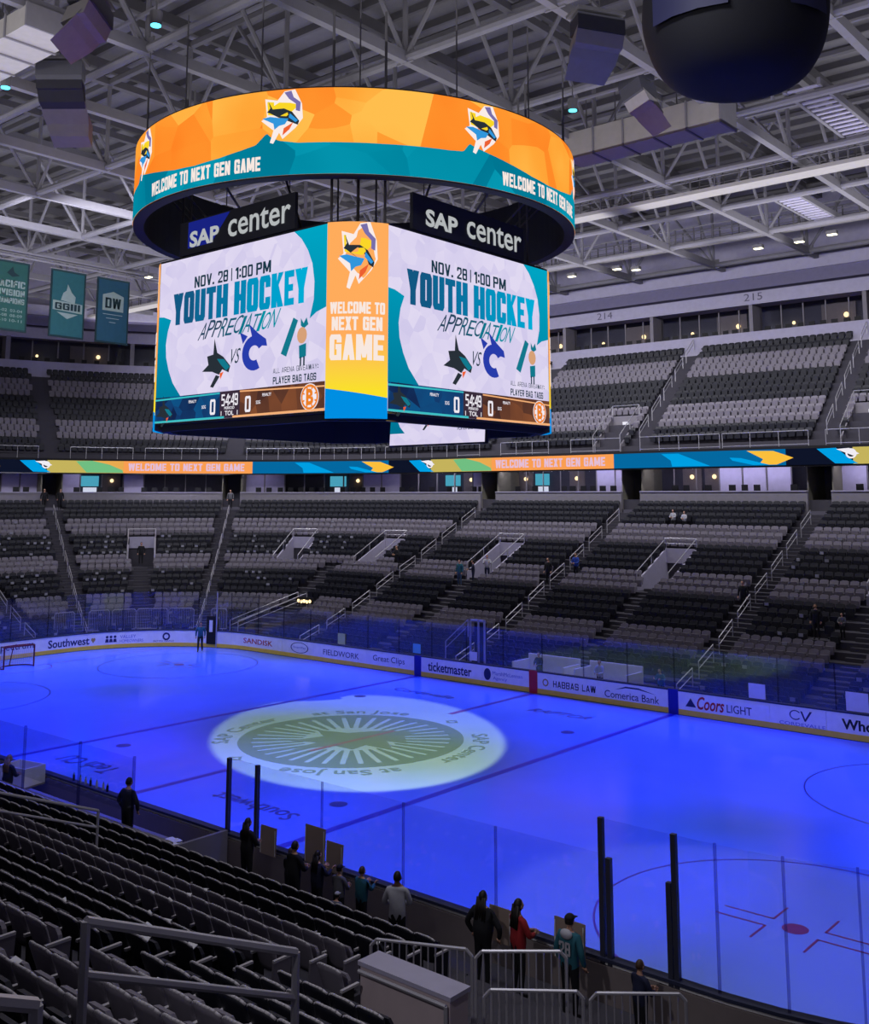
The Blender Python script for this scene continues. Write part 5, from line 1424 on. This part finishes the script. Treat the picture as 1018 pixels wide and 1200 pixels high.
    tag(o, label, 'person', group)
    # hair, cap
    hb = MB()

    def hair_fn(p):
        q = Vector(p)
        if q.y > .35 and q.z < .45: q.y = .35
        if q.z < -.45 and not long_hair: q.z = -.45
        return q
    hb.ball(hc + Vector((0, -.012, .012)) * k, .086 * k, .102 * k, .122 * k, 12, 8, 0, hair_fn)
    if long_hair:
        for u in np.linspace(-.07, .07, 5): hb.tube(hc + Vector((u, -.07, .02)) * k, hc + Vector((u * 1.5, -.13 - .06 * lz, -.38)) * k, .036 * k, 6, 0, .022 * k)
    hb.build('hair', hairc, o, True)
    if cap:
        cb = MB(); cb.ball(hc + Vector((0, -.005, .05)) * k, .092 * k, .108 * k, .085 * k, 12, 6, 0, lambda p: Vector((p[0], p[1], max(p[2], -.1)))); cb.build('cap', cap, o, True)
        cb = MB(); cb.hexa([hc + Vector(q) * k for q in ((-.06, .07, .045), (.06, .07, .045), (.05, .19, .03), (-.05, .19, .03), (-.06, .07, .055), (.06, .07, .055), (.05, .19, .04), (-.05, .19, .04))]); cb.build('cap_brim', cap, o)
    return o


T_BLK = cloth('black', (26, 26, 32)); T_NAVY = cloth('navy', (30, 34, 62)); T_WHT = cloth('pale_grey', (176, 176, 186)); T_RED = cloth('red', (150, 34, 40)); T_TEAL = cloth('teal', (38, 96, 112)); T_GREY = cloth('grey', (96, 96, 104)); T_DEN = cloth('denim', (60, 82, 120)); T_DPANT = cloth('dark_trousers', (24, 24, 30)); T_BROWN = cloth('brown', (84, 66, 56)); T_BLUE = cloth('blue', (40, 70, 160))
H_DK = mat('hair_dark', S(26, 20, 18), .5); H_BR = mat('hair_brown', S(70, 50, 36), .5); H_BL = mat('hair_blond', S(150, 120, 84), .5)
UPARM = (((-.26, .12, 1.2), (-.16, .34, 1.28)), ((.26, .12, 1.2), (.16, .34, 1.28)))          # both hands raised in front
HOLD = (((-.25, .10, 1.14), (-.10, .32, 1.12)), ((.25, .10, 1.14), (.10, .32, 1.12)))
YN = -12.95
G1 = 'people behind the near boards'
person('person in black jacket standing at the bench, seen from behind', (6.05, -14.55, .55), .15, T_BLK, T_DPANT, H_DK, (((-.36, .0, 1.16), (-.28, .1, .95)), ((.36, .0, 1.16), (.28, .1, .95))), 1.78, group=G1)
person('fair-haired person in dark vest at the left edge of the bench', (-.1, -14.7, .30), .2, T_NAVY, T_DPANT, H_BL, HOLD, 1.7, long_hair=True, group=G1)
person('dark long-haired person between two tall glass posts', (11.0, -14.55, .62), .1, T_BLK, T_DPANT, H_DK, HOLD, 1.62, long_hair=True, group=G1)
person('tall person in black at the left of the huddled group', (12.55, -14.45, .35), .0, T_BLK, T_DPANT, H_DK, HOLD, 1.66, group=G1)
person('child in black beside the tall person of the group', (12.15, -14.2, .35), .2, T_BLK, T_DPANT, H_BR, HOLD, 1.38, group=G1)
person('long-haired person in dark top near the left poster', (13.15, -14.3, .35), -.1, T_NAVY, T_DPANT, H_DK, UPARM, 1.55, long_hair=True, group=G1)
person('child in grey patterned top wearing a dark cap', (13.75, -14.2, .35), .1, T_GREY, T_DPANT, H_DK, HOLD, 1.35, cap=T_BLK, group=G1)
person('child in teal jersey with brown hair by the right poster', (14.35, -14.1, .35), .0, T_TEAL, T_DPANT, H_BR, UPARM, 1.42, group=G1)
person('crouching child in white cap at the end of the group', (14.2, -14.75, .25), .3, T_GREY, T_NAVY, H_DK, HOLD, 1.12, cap=T_WHT, lean=.5, group=G1)
person('short-haired person in pale grey shirt facing left', (16.0, -14.75, .45), .55, T_WHT, T_DPANT, H_DK, (((-.28, .02, 1.16), (-.2, .22, 1.1)), ((.26, .08, 1.14), (.1, .3, 1.1))), 1.74, skin=1, group=G1)
person('long-haired person in a wide black coat by the barricade', (18.05, -14.55, .50), .1, T_BLK, T_DPANT, H_DK, (((-.38, .02, 1.14), (-.3, .12, .92)), ((.38, .02, 1.14), (.3, .12, .92))), 1.74, long_hair=True, group=G1, bulk=1.4)
person('long-haired person in red top holding a small sign', (18.85, -14.5, .55), -.35, T_RED, T_DPANT, H_DK, HOLD, 1.72, long_hair=True, group=G1)
pj = person('person in dark cap and teal hooded jersey facing the ice', (20.0, -14.5, .52), .0, T_TEAL, T_DPANT, H_DK, None, 1.76, cap=T_BLK, group=G1)
person('child in blue and white jacket near the goal-end posts', (21.25, -14.2, .30), -.3, T_NAVY, T_BLK, H_BR, HOLD, 1.45, group=G1)
mb = MB(); decal(mb, block('28', -.12, .12, 1.13, 1.36), lambda a, b: (a, -.152 - .01, b)); nb = mb.build('back_number', T_WHT, pj)
mb = MB(); mb.ball((0, -.10, 1.47), .13, .07, .09, 10, 6); mb.build('hood', T_WHT, pj, True)
G2 = 'people in the far stand'
def stand_person(label, x, y, yaw, top, pants, hair, arms=None, H=1.72, **kw):
    d = dist_out((x, y)); return person(label, (x, y, floor_at(d)), yaw, top, pants, hair, arms, H, group=G2, **kw)


stand_person('person in pale top and jeans on the steps below the middle stair well', -13.15, 23.3, PI, T_TEAL, T_DEN, H_DK)
stand_person('person in dark blue top turned aside on the middle steps', -12.35, 23.75, PI * .7, T_NAVY, T_NAVY, H_DK, HOLD)
stand_person('person with raised arm in white sleeve on the middle steps', -11.6, 24.3, PI * 1.2, T_WHT, T_NAVY, H_BR, UPARM)
stand_person('person in dark clothes at the aisle above the left blue line mark', -6.7, 24.3, PI, T_BLK, T_DPANT, H_DK)
stand_person('person in blue and white jersey at the same aisle', -5.2, 25.2, PI, T_BLUE, T_DPANT, H_DK, HOLD)
stand_person('person in black on the aisle above the right blue line mark', 6.9, 22.9, PI, T_BLK, T_DPANT, H_DK)
stand_person('person in black standing among the grey seats at far right', 11.6, 20.75, PI, T_BLK, T_DPANT, H_DK)
stand_person('person in dark shirt seated beside the standing one at far right', 12.6, 21.5, PI, T_GREY, T_DPANT, H_DK, HOLD, 1.3)
stand_person('person in pale top high under the suite ledge', -1.5, 31.35, PI, T_WHT, T_DPANT, H_BR, HOLD, 1.4)
stand_person('person in white next to the pale one under the ledge', -.7, 31.35, PI, T_WHT, T_DPANT, H_DK, HOLD, 1.3)
stand_person('person in black by the third stair well from the right', -20.4, 25.0, PI, T_BLK, T_DPANT, H_DK, HOLD)
o = fl(56, D0 + DP * 14.5); stand_person('person in black inside the corner stair well', o[0], o[1], PI + .9, T_BLK, T_DPANT, H_DK)
for k, q in enumerate((69.3, 71.8)):
    o = fl(q, D_W - .35); person(('person in black at the left of the corner tunnel mouth', 'person in black walking in the corner tunnel mouth')[k], (o[0], o[1], ROWZ[25]), PI + 1.2, T_BLK, T_DPANT, H_DK, None, 1.75, legs='walk', group=G2)
o = fl(41.5, D_W - .35); person('person in dark clothes at the top of the aisle behind the referee', (o[0], o[1], ROWZ[25]), PI + .7, T_GREY, T_DPANT, H_DK, None, 1.7, group=G2)
person('referee-like skater in teal jacket standing on the far ice', (-24.2, 10.6, .012), PI + .8, T_TEAL, T_DPANT, H_DK, None, 1.82, legs='walk', group='people on the ice')
person('official in a pale top in the far penalty box', (3.2, 14.1, .1), PI, T_WHT, T_DPANT, H_BR, HOLD, 1.7, group='people in the far penalty boxes')
person('person in teal leaning by the short stair rail in the far box', (6.6, 14.0, .1), PI, T_TEAL, T_DPANT, H_DK, UPARM, 1.66, lean=.3, group='people in the far penalty boxes')
person('person in black in the left far penalty box', (-.5, 14.2, .1), PI, T_BLK, T_DPANT, H_DK, HOLD, 1.72, group='people in the far penalty boxes')

# ------------------------------------------------------------------ things along the near boards
M_CARDB = mat('poster_card', S(150, 132, 122), .8)


def poster(x0, x1, z0, z1, label, y=-13.26, tilt=.03):
    t = empty('poster', (x0, y, z0), 0, label, 'poster', 'posters held at the near glass')
    MB().hexa([(0, 0, 0), (x1 - x0, 0, 0), (x1 - x0, .012, 0), (0, .012, 0), (0, tilt, z1 - z0), (x1 - x0, tilt, z1 - z0), (x1 - x0, tilt + .012, z1 - z0), (0, tilt + .012, z1 - z0)]).build('card_sheet', M_CARDB, t)
    MB().box(.02, .04, -.004, .0, .02, z1 - z0 - .05).box(x1 - x0 - .04, x1 - x0 - .02, -.004, 0, .02, z1 - z0 - .05).build('tape_strip', M_PAPER, t)


poster(9.95, 10.55, .95, 1.62, 'brown card poster right of the long-haired person'); poster(11.6, 12.3, 1.10, 1.95, 'tall brown card poster behind the group'); poster(12.34, 12.9, 1.05, 1.72, 'shorter brown card poster right of the tall one')
poster(17.7, 18.25, 1.10, 1.75, 'brown card sign by the red top person', -13.9); poster(19.05, 19.75, 1.05, 1.78, 'wide brown card poster beside the capped person', -13.6)


def barricade(p0, p1, label, h=1.1, z=.02):
    t = empty('crowd_barricade', (p0[0], p0[1], z), 0, label, 'barricade', 'crowd barricades')
    d = Vector((p1[0] - p0[0], p1[1] - p0[1], 0)); U = Vector((0, 0, 1)); L = d.length; e = d / L
    fr = [U * .18, U * (h - .1), e * .1 + U * h, d - e * .1 + U * h, d + U * (h - .1), d + U * .18]
    MB().pipe(fr + [fr[0]], .028, 6).build('frame', M_RAIL, t)
    n = int(L / .115); bar = MB().tube((0, 0, .18), (0, 0, h), .014, 5).mesh('bar', M_RAIL)
    for i in range(1, n): put('bar', bar, t, e * (L * i / n))
    s_ = Vector((-e.y, e.x, 0)) * .3
    for q in (e * .3, d - e * .3): MB().tube(q - s_, q + s_, .018, 6).tube(q, q + U * .2, .018, 6).build('foot', M_RAIL, t)


barricade((18.51, -18.14), (20.04, -17.39), 'grey crowd barricade behind the pale parapet, leftmost of four', 1.5, 1.1); barricade((20.12, -17.4), (21.23, -16.46), 'grey crowd barricade right of the wide black coat, second of four', 1.5, 1.1)
barricade((20.46, -17.62), (21.67, -16.67), 'front grey crowd barricade right of the parapet, third of four', 1.1, 1.1); barricade((21.78, -16.64), (22.92, -15.71), 'rightmost grey crowd barricade below the capped person', 1.1, 1.1)
# corner barricades behind the far-left glass
for k, (a, b) in enumerate(((85, 78), (73, 66), (65, 57), (56.5, 46), (45.5, 36.5), (30, 24))):
    p, q = fl(a, 2.4), fl(b, 2.4); barricade(p, q, 'barricade behind the corner glass, %s from the left' % ORD[k], 1.5, .72)
# parapet beside the near stand
pp = empty('tunnel_parapet', (19.45, -19.35, 1.1), 0, 'pale boxed parapet wall beside the near seats', 'parapet')
MB().box(0, 1.75, 0, .40, .0, 1.74).build('wall_body', mat('parapet_tan', S(190, 174, 178), .8), pp); MB().box(-.03, 1.78, -.03, .43, 1.74, 1.8).build('cap', M_WALLP, pp)
MB().pipe([(.02, -.06, 1.68), (1.72, -.06, 1.68), (1.72, -.06, 0)], .03).build('edge_pipe', M_RAIL, pp)
# near handrails
def near_rail(x, y0, y1, label, h=.95, r=.036):
    d0, d1 = -12.95 - y0, -12.95 - y1
    zf = lambda d: float(np.interp((d - D0) / DP - .5, range(26), NZ))
    return handrail((x, y0), zf(d0), (x, y1), zf(d1), label, h, r, 'near stand handrails')


handrail((24.0, -26.89), 5.82, (24.0, -24.83), 4.97, 'thick double-bar handrail nearest the viewer among the seats', .95, .036, 'near stand handrails', True, .42)
handrail((26.0, -30.4), 7.2, (26.0, -28.4), 6.36, 'handrail end at the bottom left corner', .95, .036, 'near stand handrails', True, .42)
handrail((10.0, -20.9), 3.15, (10.0, -17.94), 2.06, 'double-bar handrail running down towards the bench at left', .92, .03, 'near stand handrails', True, .42)
# step edge of the near aisle
stp = MB()
for i in range(8, 23):
    d = D0 + DP * i; stp.box(18.05, 18.95, -12.95 - d - DP / 2, -12.95 - d, NZ[i] - .1, NZ[i] + .01); stp.box(18.05, 18.95, -12.95 - d - DP, -12.95 - d - DP / 2, NZ[i] - .1, NZ[i] + .17)
o = stp.build('aisle_steps', M_STEP, ter_near); o['kind'] = 'stuff'
# bench: back wall, plank, shelf with bottles, crate, box, towels
bw = MB().box(-14, 8.6, -15.02, -14.90, 0, 1.32).box(8.5, 8.6, -14.9, -13.2, 0, 1.2).build('wall_bench_back', M_CONCL); tag(bw, 'pale wall behind the players bench', kind='structure')
bn = empty('players_bench', (-12, -13.95, .02), 0, 'long plank bench behind the near boards', 'bench')
MB().box(0, 19.5, -.2, .2, .72, .78).build('plank', M_CONCL, bn)
for x in np.arange(.5, 19.5, 2.3): MB().box(x - .04, x + .04, -.15, .15, .45, .72).build('leg', M_STEELD, bn)
fb = MB().box(-14, 8.5, -14.9, -13.16, .0, .45).build('floor_bench', M_STEP); tag(fb, 'raised bench floor', kind='structure')
fb = MB().box(8.6, 21.2, -15.05, -13.16, .0, .30).build('floor_walkway', M_STEP); tag(fb, 'walkway behind the near glass', kind='structure')
M_BOT = mat('bottle_white', S(200, 206, 210), .3); M_BOTG = mat('bottle_green_cap', S(110, 150, 60), .4)
for i in range(7):
    t = empty('water_bottle', (.9 + i * .31 + random.uniform(-.05, .05), -13.04, 1.102), 0, 'white sports bottle on the board ledge, %s from the left' % ORD[i], 'bottle', 'bottles on the near board ledge')
    MB().tube((0, 0, 0), (0, 0, .17), .036, 8).build('bottle_body', M_BOT if i % 3 else M_BLACK, t); MB().tube((0, 0, .17), (.01, 0, .24), .022, 8, 0, .008).build('bottle_cap', M_BOTG, t)
t = empty('equipment_crate', (-1.0, -13.75, .87), .2, 'pale open equipment crate at the left end of the bench', 'crate')
for q in ((-.6, .6, -.4, -.36), (-.6, .6, .36, .4), (-.6, -.56, -.36, .36), (.56, .6, -.36, .36)): MB().box(*q, 0, .55).build('side_board', M_PAPER, t)
MB().box(-.6, .6, -.4, .4, -.05, 0).build('base_board', M_CONCL, t)
for i, (x, y) in enumerate(((7.1, -14.1), (7.5, -14.3), (9.3, -14.3))):
    t = MB(); n = 6; pts = [(a * .11, b * .09, .012 * math.sin(a * 2 + b)) for b in range(4) for a in range(5)]
    t.add(pts, [(b * 5 + a, b * 5 + a + 1, b * 5 + a + 6, b * 5 + a + 5) for b in range(3) for a in range(4)]); t.add([(a, b, c + .05) for a, b, c in pts], [(b * 5 + a, b * 5 + a + 1, b * 5 + a + 6, b * 5 + a + 5) for b in range(3) for a in range(4)])
    o = t.build('folded_towel', M_PAPER, None, True, (x, y, .84 if x < 8.6 else .34)); tag(o, 'white folded towel by the bench, %s from the left' % ORD[i], 'towel', 'white towels')
# cards on the near seats
pc = MB().box(-.09, .09, -.06, .06, 0, .008).mesh('giveaway_leaflet', M_PAPER)
k = 0
for dep, p, yaw, i, sec, _ in single:
    if sec != 'left' or p[0] > 14: 
        if rng.random() < .16 and dep > 6:
            o = put('giveaway_leaflet', pc, None, (p[0] + random.uniform(-.1, .1), p[1] - .02, NZ[i] + .715), yaw + random.uniform(-.6, .6)); o.rotation_euler[0] = .35; tag(o, 'white leaflet on a near stand seat', 'leaflet', 'white leaflets on the near seats'); k += 1

# ------------------------------------------------------------------ far boxes, notices, door, lit sign, goal
M_NOT = mat('notice_white', S(214, 214, 226), .7); M_NOTY = mat('notice_yellow_green', S(190, 200, 130), .7); M_NOTC = mat('notice_cyan', S(110, 190, 205), .7)
for x, m, wd, ht, z, lab in ((11.75, M_NOT, .75, .62, 1.15, 'white paper notice on the far glass above the beer advert'), (16.0, M_NOT, .9, .75, 1.15, 'white notice on the glass at the far right'), (-13.85, M_NOTY, .6, .62, 1.15, 'yellow green notice on the glass above the second advert'), (-7.9, M_NOTC, .55, .5, 1.2, 'cyan notice on the glass above the left blue mark'), (-3.9, M_NOT, .5, .45, 1.2, 'white notice on the glass by the box door')):
    o = MB().box(-wd / 2, wd / 2, 0, .02, 0, ht).build('glass_notice', m, None, False, (x, 13.0, z)); tag(o, lab, 'notice', 'notices on the far glass')
for x0, x1, lab in ((-1.8, 1.4, 'left'), (2.0, 5.0, 'right')):
    t = empty('penalty_box', (x0, 13.6, 0), 0, 'white-panelled %s penalty box behind the far boards' % lab, 'penalty box', 'penalty boxes')
    MB().box(0, x1 - x0, 1.5, 1.6, 0, 1.55).build('back_panel', M_BOARD, t); MB().box(0, .08, 0, 1.5, 0, 1.3).build('side_panel', M_BOARD, t); MB().box(x1 - x0 - .08, x1 - x0, 0, 1.5, 0, 1.3).build('side_panel', M_BOARD, t); MB().box(.1, x1 - x0 - .1, 1.1, 1.45, .5, .56).build('seat_plank', M_CONCL, t)
t = empty('box_door', (-4.35, 13.25, 0), 0, 'tall dark doorway frame between the ticket and agency adverts', 'doorway')
for x in (0, .55, .95): MB().box(x, x + .07, 0, .1, 0, 3.3).build('post', M_RAIL, t)
MB().box(0, 1.0, 0, .1, 3.2, 3.3).build('lintel', M_RAIL, t); MB().box(.1, .92, .3, .34, 0, 3.1).build('dark_panel', M_BLACK, t)
handrail((-6.8, 14.2), 0.9, (-5.2, 14.2), 2.2, 'short stair rail beside the ticket advert behind the glass', group='far stand aisle handrails')
# dark gate in the far-left corner boards with a bag hanging
o = loop(47.3); t = empty('corner_gate', P(o, -.03, 0), math.atan2(o[3], o[2]) - PI / 2, 'tall black open gate'); t.parent = boards
MB().box(-.33, .33, -.04, .04, .22, 2.0).build('gate_leaf', M_BLACK, t); MB().box(.36, .42, -.05, .05, 0, 3.6).build('post', M_RAIL, t); MB().box(-.12, .12, -.07, -.04, 1.0, 1.75).build('hanging_sheet', M_PAPER, t)
o = fl(6, 6.0); sgn = empty('lit_sign', (o[0], o[1], 2.35), .15, 'small glowing gold sign by the corner stairs', 'sign')
MB().box(-.75, .75, -.05, .05, 0, .5).build('sign_panel', M_BLACK, sgn)
for i, wd in enumerate((.12, .1, .16, .1, .12)): MB().ball((-.5 + .25 * i, -.08, .25 - .04 * (i % 2)), wd, .04, .12, 8, 6).build('glowing_letter', M_WARM, sgn)
for a, b in ((10, 22),):
    p, q = fl(a, 6.5), fl(b, 2.2); handrail(p, 2.2, q, .6, 'long stair rail running down to the corner gate', group='far stand aisle handrails'); p, q = fl(a - 4, 6.2), fl(b - 4, 2.0); handrail(p, 2.2, q, .6, 'second long stair rail beside the corner gate stairs', group='far stand aisle handrails')
# goal
gl = empty('hockey_goal', (-27.13, 0, 0), 0, 'red-framed goal with white net at the far left of the ice', 'goal')
M_GP = mat('goal_frame', S(110, 24, 40), .4); M_NET = mat('goal_net', S(200, 200, 214), .7)
for y in (-.915, .915): MB().tube((0, y, 0), (0, y, 1.22), .045, 8).build('post', M_GP, gl)
MB().tube((0, -.915, 1.22), (0, .915, 1.22), .045, 8).build('crossbar', M_GP, gl)
arc = [(-.15 - 0.96 * math.cos(t), .98 * math.sin(t), .03) for t in np.linspace(-PI / 2, PI / 2, 11)]
MB().pipe([(0, -.915, .03)] + arc + [(0, .915, .03)], .03).build('base_frame', M_GP, gl)
MB().pipe([(0, -.915, 1.2), (-.55, -.8, 1.2), (-.7, 0, 1.2), (-.55, .8, 1.2), (0, .915, 1.2)], .03).pipe([(-.7, 0, 1.2), (-1.1, 0, .03)], .03).build('top_frame', M_GP, gl)
net = MB(); topc = [Vector(q) for q in ((0, -.915, 1.2), (-.4, -.84, 1.2), (-.58, -.6, 1.2), (-.66, -.3, 1.2), (-.7, 0, 1.2), (-.66, .3, 1.2), (-.58, .6, 1.2), (-.4, .84, 1.2), (0, .915, 1.2))]
botc = [Vector(q) for q in ((0, -.915, .03), (-.45, -.95, .03), (-.8, -.75, .03), (-1.02, -.4, .03), (-1.1, 0, .03), (-1.02, .4, .03), (-.8, .75, .03), (-.45, .95, .03), (0, .915, .03))]
for i in range(8):
    for m in range(4):
        w_ = m / 4; net.tube(topc[i].lerp(topc[i + 1], w_), botc[i].lerp(botc[i + 1], w_), .006, 3, caps=False)
for k in range(1, 12):
    for i in range(8): net.tube(topc[i].lerp(botc[i], k / 12), topc[i + 1].lerp(botc[i + 1], k / 12), .006, 3, caps=False)
o = net.build('net', M_NET, gl)

# ------------------------------------------------------------------ roof equipment
def line_array(loc, yaw, n, label, down=.22, wd=1.5):
    t = empty('loudspeaker_array', loc, yaw, label, 'loudspeaker', 'hanging loudspeakers')
    MB().tube((0, .3, .2), (0, .3, 28.0 - loc[2]), .02, 5).tube((0, -.3, .2), (0, -.3, 28.0 - loc[2]), .02, 5).build('hanging_cable', M_STEELD, t)
    MB().box(-wd / 2, wd / 2, -.5, .5, .1, .22).build('fly_frame', M_STEELD, t)
    y = 0; z = 0
    for i in range(n):
        a = down * i; c, s_ = math.cos(a), math.sin(a); h = .62
        q = lambda x, v, h_: (x, y + v * c - (h_) * s_ * -1 * -1, z + h_ * c + v * s_ * -1)
        mb = MB(); mb.hexa([q(-wd / 2, -.45, -h), q(wd / 2, -.45, -h), q(wd / 2 * .85, .45, -h), q(-wd / 2 * .85, .45, -h), q(-wd / 2, -.45, 0), q(wd / 2, -.45, 0), q(wd / 2 * .85, .45, 0), q(-wd / 2 * .85, .45, 0)])
        mb.build('speaker_box', M_SPK if i >= n - 2 else M_SPKD, t)
        y += h * s_; z -= (h + .03) * c


line_array((-7.0, -10.4, 27.6), math.radians(40), 5, 'curved grey loudspeaker array at upper left', .26, 1.9)
line_array((-.6, -13.0, 27.4), math.radians(130), 3, 'pair of large grey loudspeaker boxes at the top left edge', .35, 2.4)
line_array((12.8, -.8, 26.9), math.radians(60), 3, 'grey loudspeaker boxes left of the hanging black prop', .35, 1.9)
line_array((9.9, 7.4, 28.4), math.radians(-30), 4, 'curved dark loudspeaker array above the right duct', .26, 1.7)


def duct(p0, p1, wd, ht, n, label):
    t = empty('air_duct', p0, math.atan2(p1[1] - p0[1], p1[0] - p0[0]), label, 'duct', 'roof air ducts')
    L = math.hypot(p1[0] - p0[0], p1[1] - p0[1])
    for i in range(n):
        MB().box(L * i / n + .03, L * (i + 1) / n - .03, -wd / 2, wd / 2, 0, ht).build('duct_section', M_DUCT, t); MB().box(L * i / n - .06, L * i / n + .03, -wd / 2 - .06, wd / 2 + .06, -.06, ht + .06).build('flange', M_STEEL, t)
        MB().tube((L * (i + .5) / n, 0, ht), (L * (i + .5) / n, 0, 33.5 - p0[2]), .03, 5).build('hanger', M_STEELD, t)


duct((12.0, 12.0, 26.7), (3.6, 12.0, 26.7), 1.6, 1.35, 5, 'large sheet metal duct right of the scoreboard ring')
duct((-3.4, -12.9, 27.0), (-13, -12.9, 27.0), 2.0, .8, 6, 'flat sheet metal duct at the upper left')
duct((-8, 15.6, 28.9), (-3.0, 15.6, 28.9), 2.0, 1.7, 3, 'short sheet metal duct behind the ring')
# catwalks
for y, lab in ((22.9, 'catwalk with pipe railings across the right of the roof'), (-16.5, 'catwalk over the near stand'), (38.6, 'narrow catwalk near the far wall')):
    t = empty('roof_catwalk', (-60, y, 27.15 if y == 22.9 else 28.4), 0, lab, 'catwalk', 'roof catwalks')
    MB().box(0, 100, -.6, .6, 0, .22).build('walkway', M_DUCT, t)
    for s_ in (-.6, .6):
        MB().tube((0, s_, 1.3), (100, s_, 1.3), .05).build('top_rail', M_STEEL, t); MB().tube((0, s_, .75), (100, s_, .75), .03).build('middle_rail', M_STEEL, t)
    pm = MB().box(-.04, .04, -.04, .04, .2, 1.3).mesh('rail_post', M_STEELD)
    for x in np.arange(.5, 100, 1.5): put('rail_post', pm, t, (x, -.6, 0)); put('rail_post', pm, t, (x, .6, 0))
for x0, y0, y1, lab in ((14.9, 13.5, 22.0, 'slatted ladder tray right of the black prop'), (7.6, 30, 38, 'slatted ladder tray near the far wall')):
    t = empty('ladder_tray', (x0, y0, 28.2), 0, lab, 'ladder tray', 'ladder trays')
    for s_ in (-.8, .8): MB().box(s_ - .08, s_ + .08, 0, y1 - y0, 0, .35).build('side_rail', M_STEEL, t)
    rg = MB().box(-.8, .8, -.12, .12, .05, .12).mesh('rung', M_WALLP)
    for y in np.arange(.3, y1 - y0, .6): put('rung', rg, t, (0, y, 0))
# flood lamps and beam lamps
def flood(loc, label, m=M_LAMP, k=.35):
    t = empty('flood_lamp', loc, 0, label, 'lamp', 'roof lamps')
    MB().box(-k, k, -k * .6, k * .6, 0, k * .7).build('housing', M_STEELD, t); MB().box(-k * .85, k * .85, -k * .5, k * .5, -.05, 0).build('lens', m, t); MB().tube((0, 0, k * .7), (0, 0, max(k, 28 - loc[2])), .02, 5).build('hanger', M_STEELD, t)


for i, (x, y, z) in enumerate(((7.2, 39.2, 27.75), (4.9, 39.2, 27.6), (1.9, 39.2, 27.6), (-8.2, 39.4, 27.5), (-9.9, 39.4, 27.8), (-13.9, 39, 27.7))): flood((x, y, z), 'yellow flood lamp under the far roof edge, %s from the right' % ORD[i])
flood((-38.6, 15.3, 27.2), 'yellow flood lamp left of the scoreboard ring'); flood((-38.6, 15.3, 28.6), 'yellow upper flood lamp left of the scoreboard ring'); flood((16.2, 9.5, 29.3), 'yellow strip lamp right of the black prop', M_LAMP, .5)
for i, (x, y, lab) in enumerate(((-.9, -12.9, 'cyan beam lamp at the top left edge'), (-3.1, -11.8, 'cyan beam lamp below the large loudspeaker boxes'), (-9.2, -11.7, 'cyan beam lamp at the left edge'), (.5, -11.0, 'cyan beam lamp right of the large loudspeaker boxes'), (7.5, 5.9, 'cyan beam lamp right of the ring top'))):
    t = empty('beam_lamp', (x, y, 26.7), 0, lab, 'lamp', 'cyan beam lamps')
    MB().tube((0, 0, .1), (0, 0, .6), .2, 10, 0, .24).build('lamp_body', M_STEELD, t); MB().tube((0, 0, .06), (0, 0, .1), .19, 10).build('lens', M_CYANL, t); MB().tube((0, 0, .6), (0, 0, 1.3), .03, 5).build('clamp', M_STEELD, t)
# big black draped prop hanging from the roof at upper right
pr_ = empty('hanging_prop', (20.15, -5.75, 20.75), math.radians(40), 'big black rounded prop hanging from the roof at upper right', 'prop')


def prop_fn(p):
    q = Vector(p)
    rr = math.hypot(q.x, q.y)
    if rr > 1e-6: k_ = rr ** .45 / rr; q.x *= k_; q.y *= k_
    q.z = math.copysign(abs(q.z) ** 1.25, q.z)
    if q.z < 0: q.z *= .62
    return q


M_PROP = mat('prop_black_fabric', S(24, 25, 34), .75, bump=.3, scale=1.2); M_PROPB = mat('prop_blue_sheen', S(44, 46, 84), .6, bump=.2, scale=1.5)  # blue light on flaps and points is put into their colour
MB().ball((0, 0, 2.1), 2.5, 2.2, 3.4, 32, 24, 0, prop_fn).build('hull', M_PROP, pr_, True)
for sg, w_ in ((-1, 1.3), (1, .8)):
    mb = MB(); pts = []
    for i in range(9):
        for jx in range(4):
            th = math.radians(-90 + sg * (18 + 40 * jx / 3 * w_)); v = .15 + .85 * i / 8; pts.append((2.56 * math.cos(th), 2.26 * math.sin(th), .9 + 3.6 * v))
    mb.add(pts, [(i * 4 + j_, i * 4 + j_ + 1, i * 4 + j_ + 5, i * 4 + j_ + 4) for i in range(8) for j_ in range(3)]); mb.build('side_flap', M_PROPB, pr_, True)
for i in range(12):
    a = math.radians(-150 + i * 11); MB().tube((2.3 * math.cos(a), 2.0 * math.sin(a), 2.6), (2.45 * math.cos(a), 2.12 * math.sin(a), 2.0), .16, 5, 0, .02).build('fringe_point', M_PROPB, pr_)
MB().tube((-1.2, 0, 4.6), (-1.2, 0, 7.2), .04).tube((1.2, 0, 4.6), (1.2, 0, 7.2), .04).build('hoist_cable', M_STEELD, pr_)
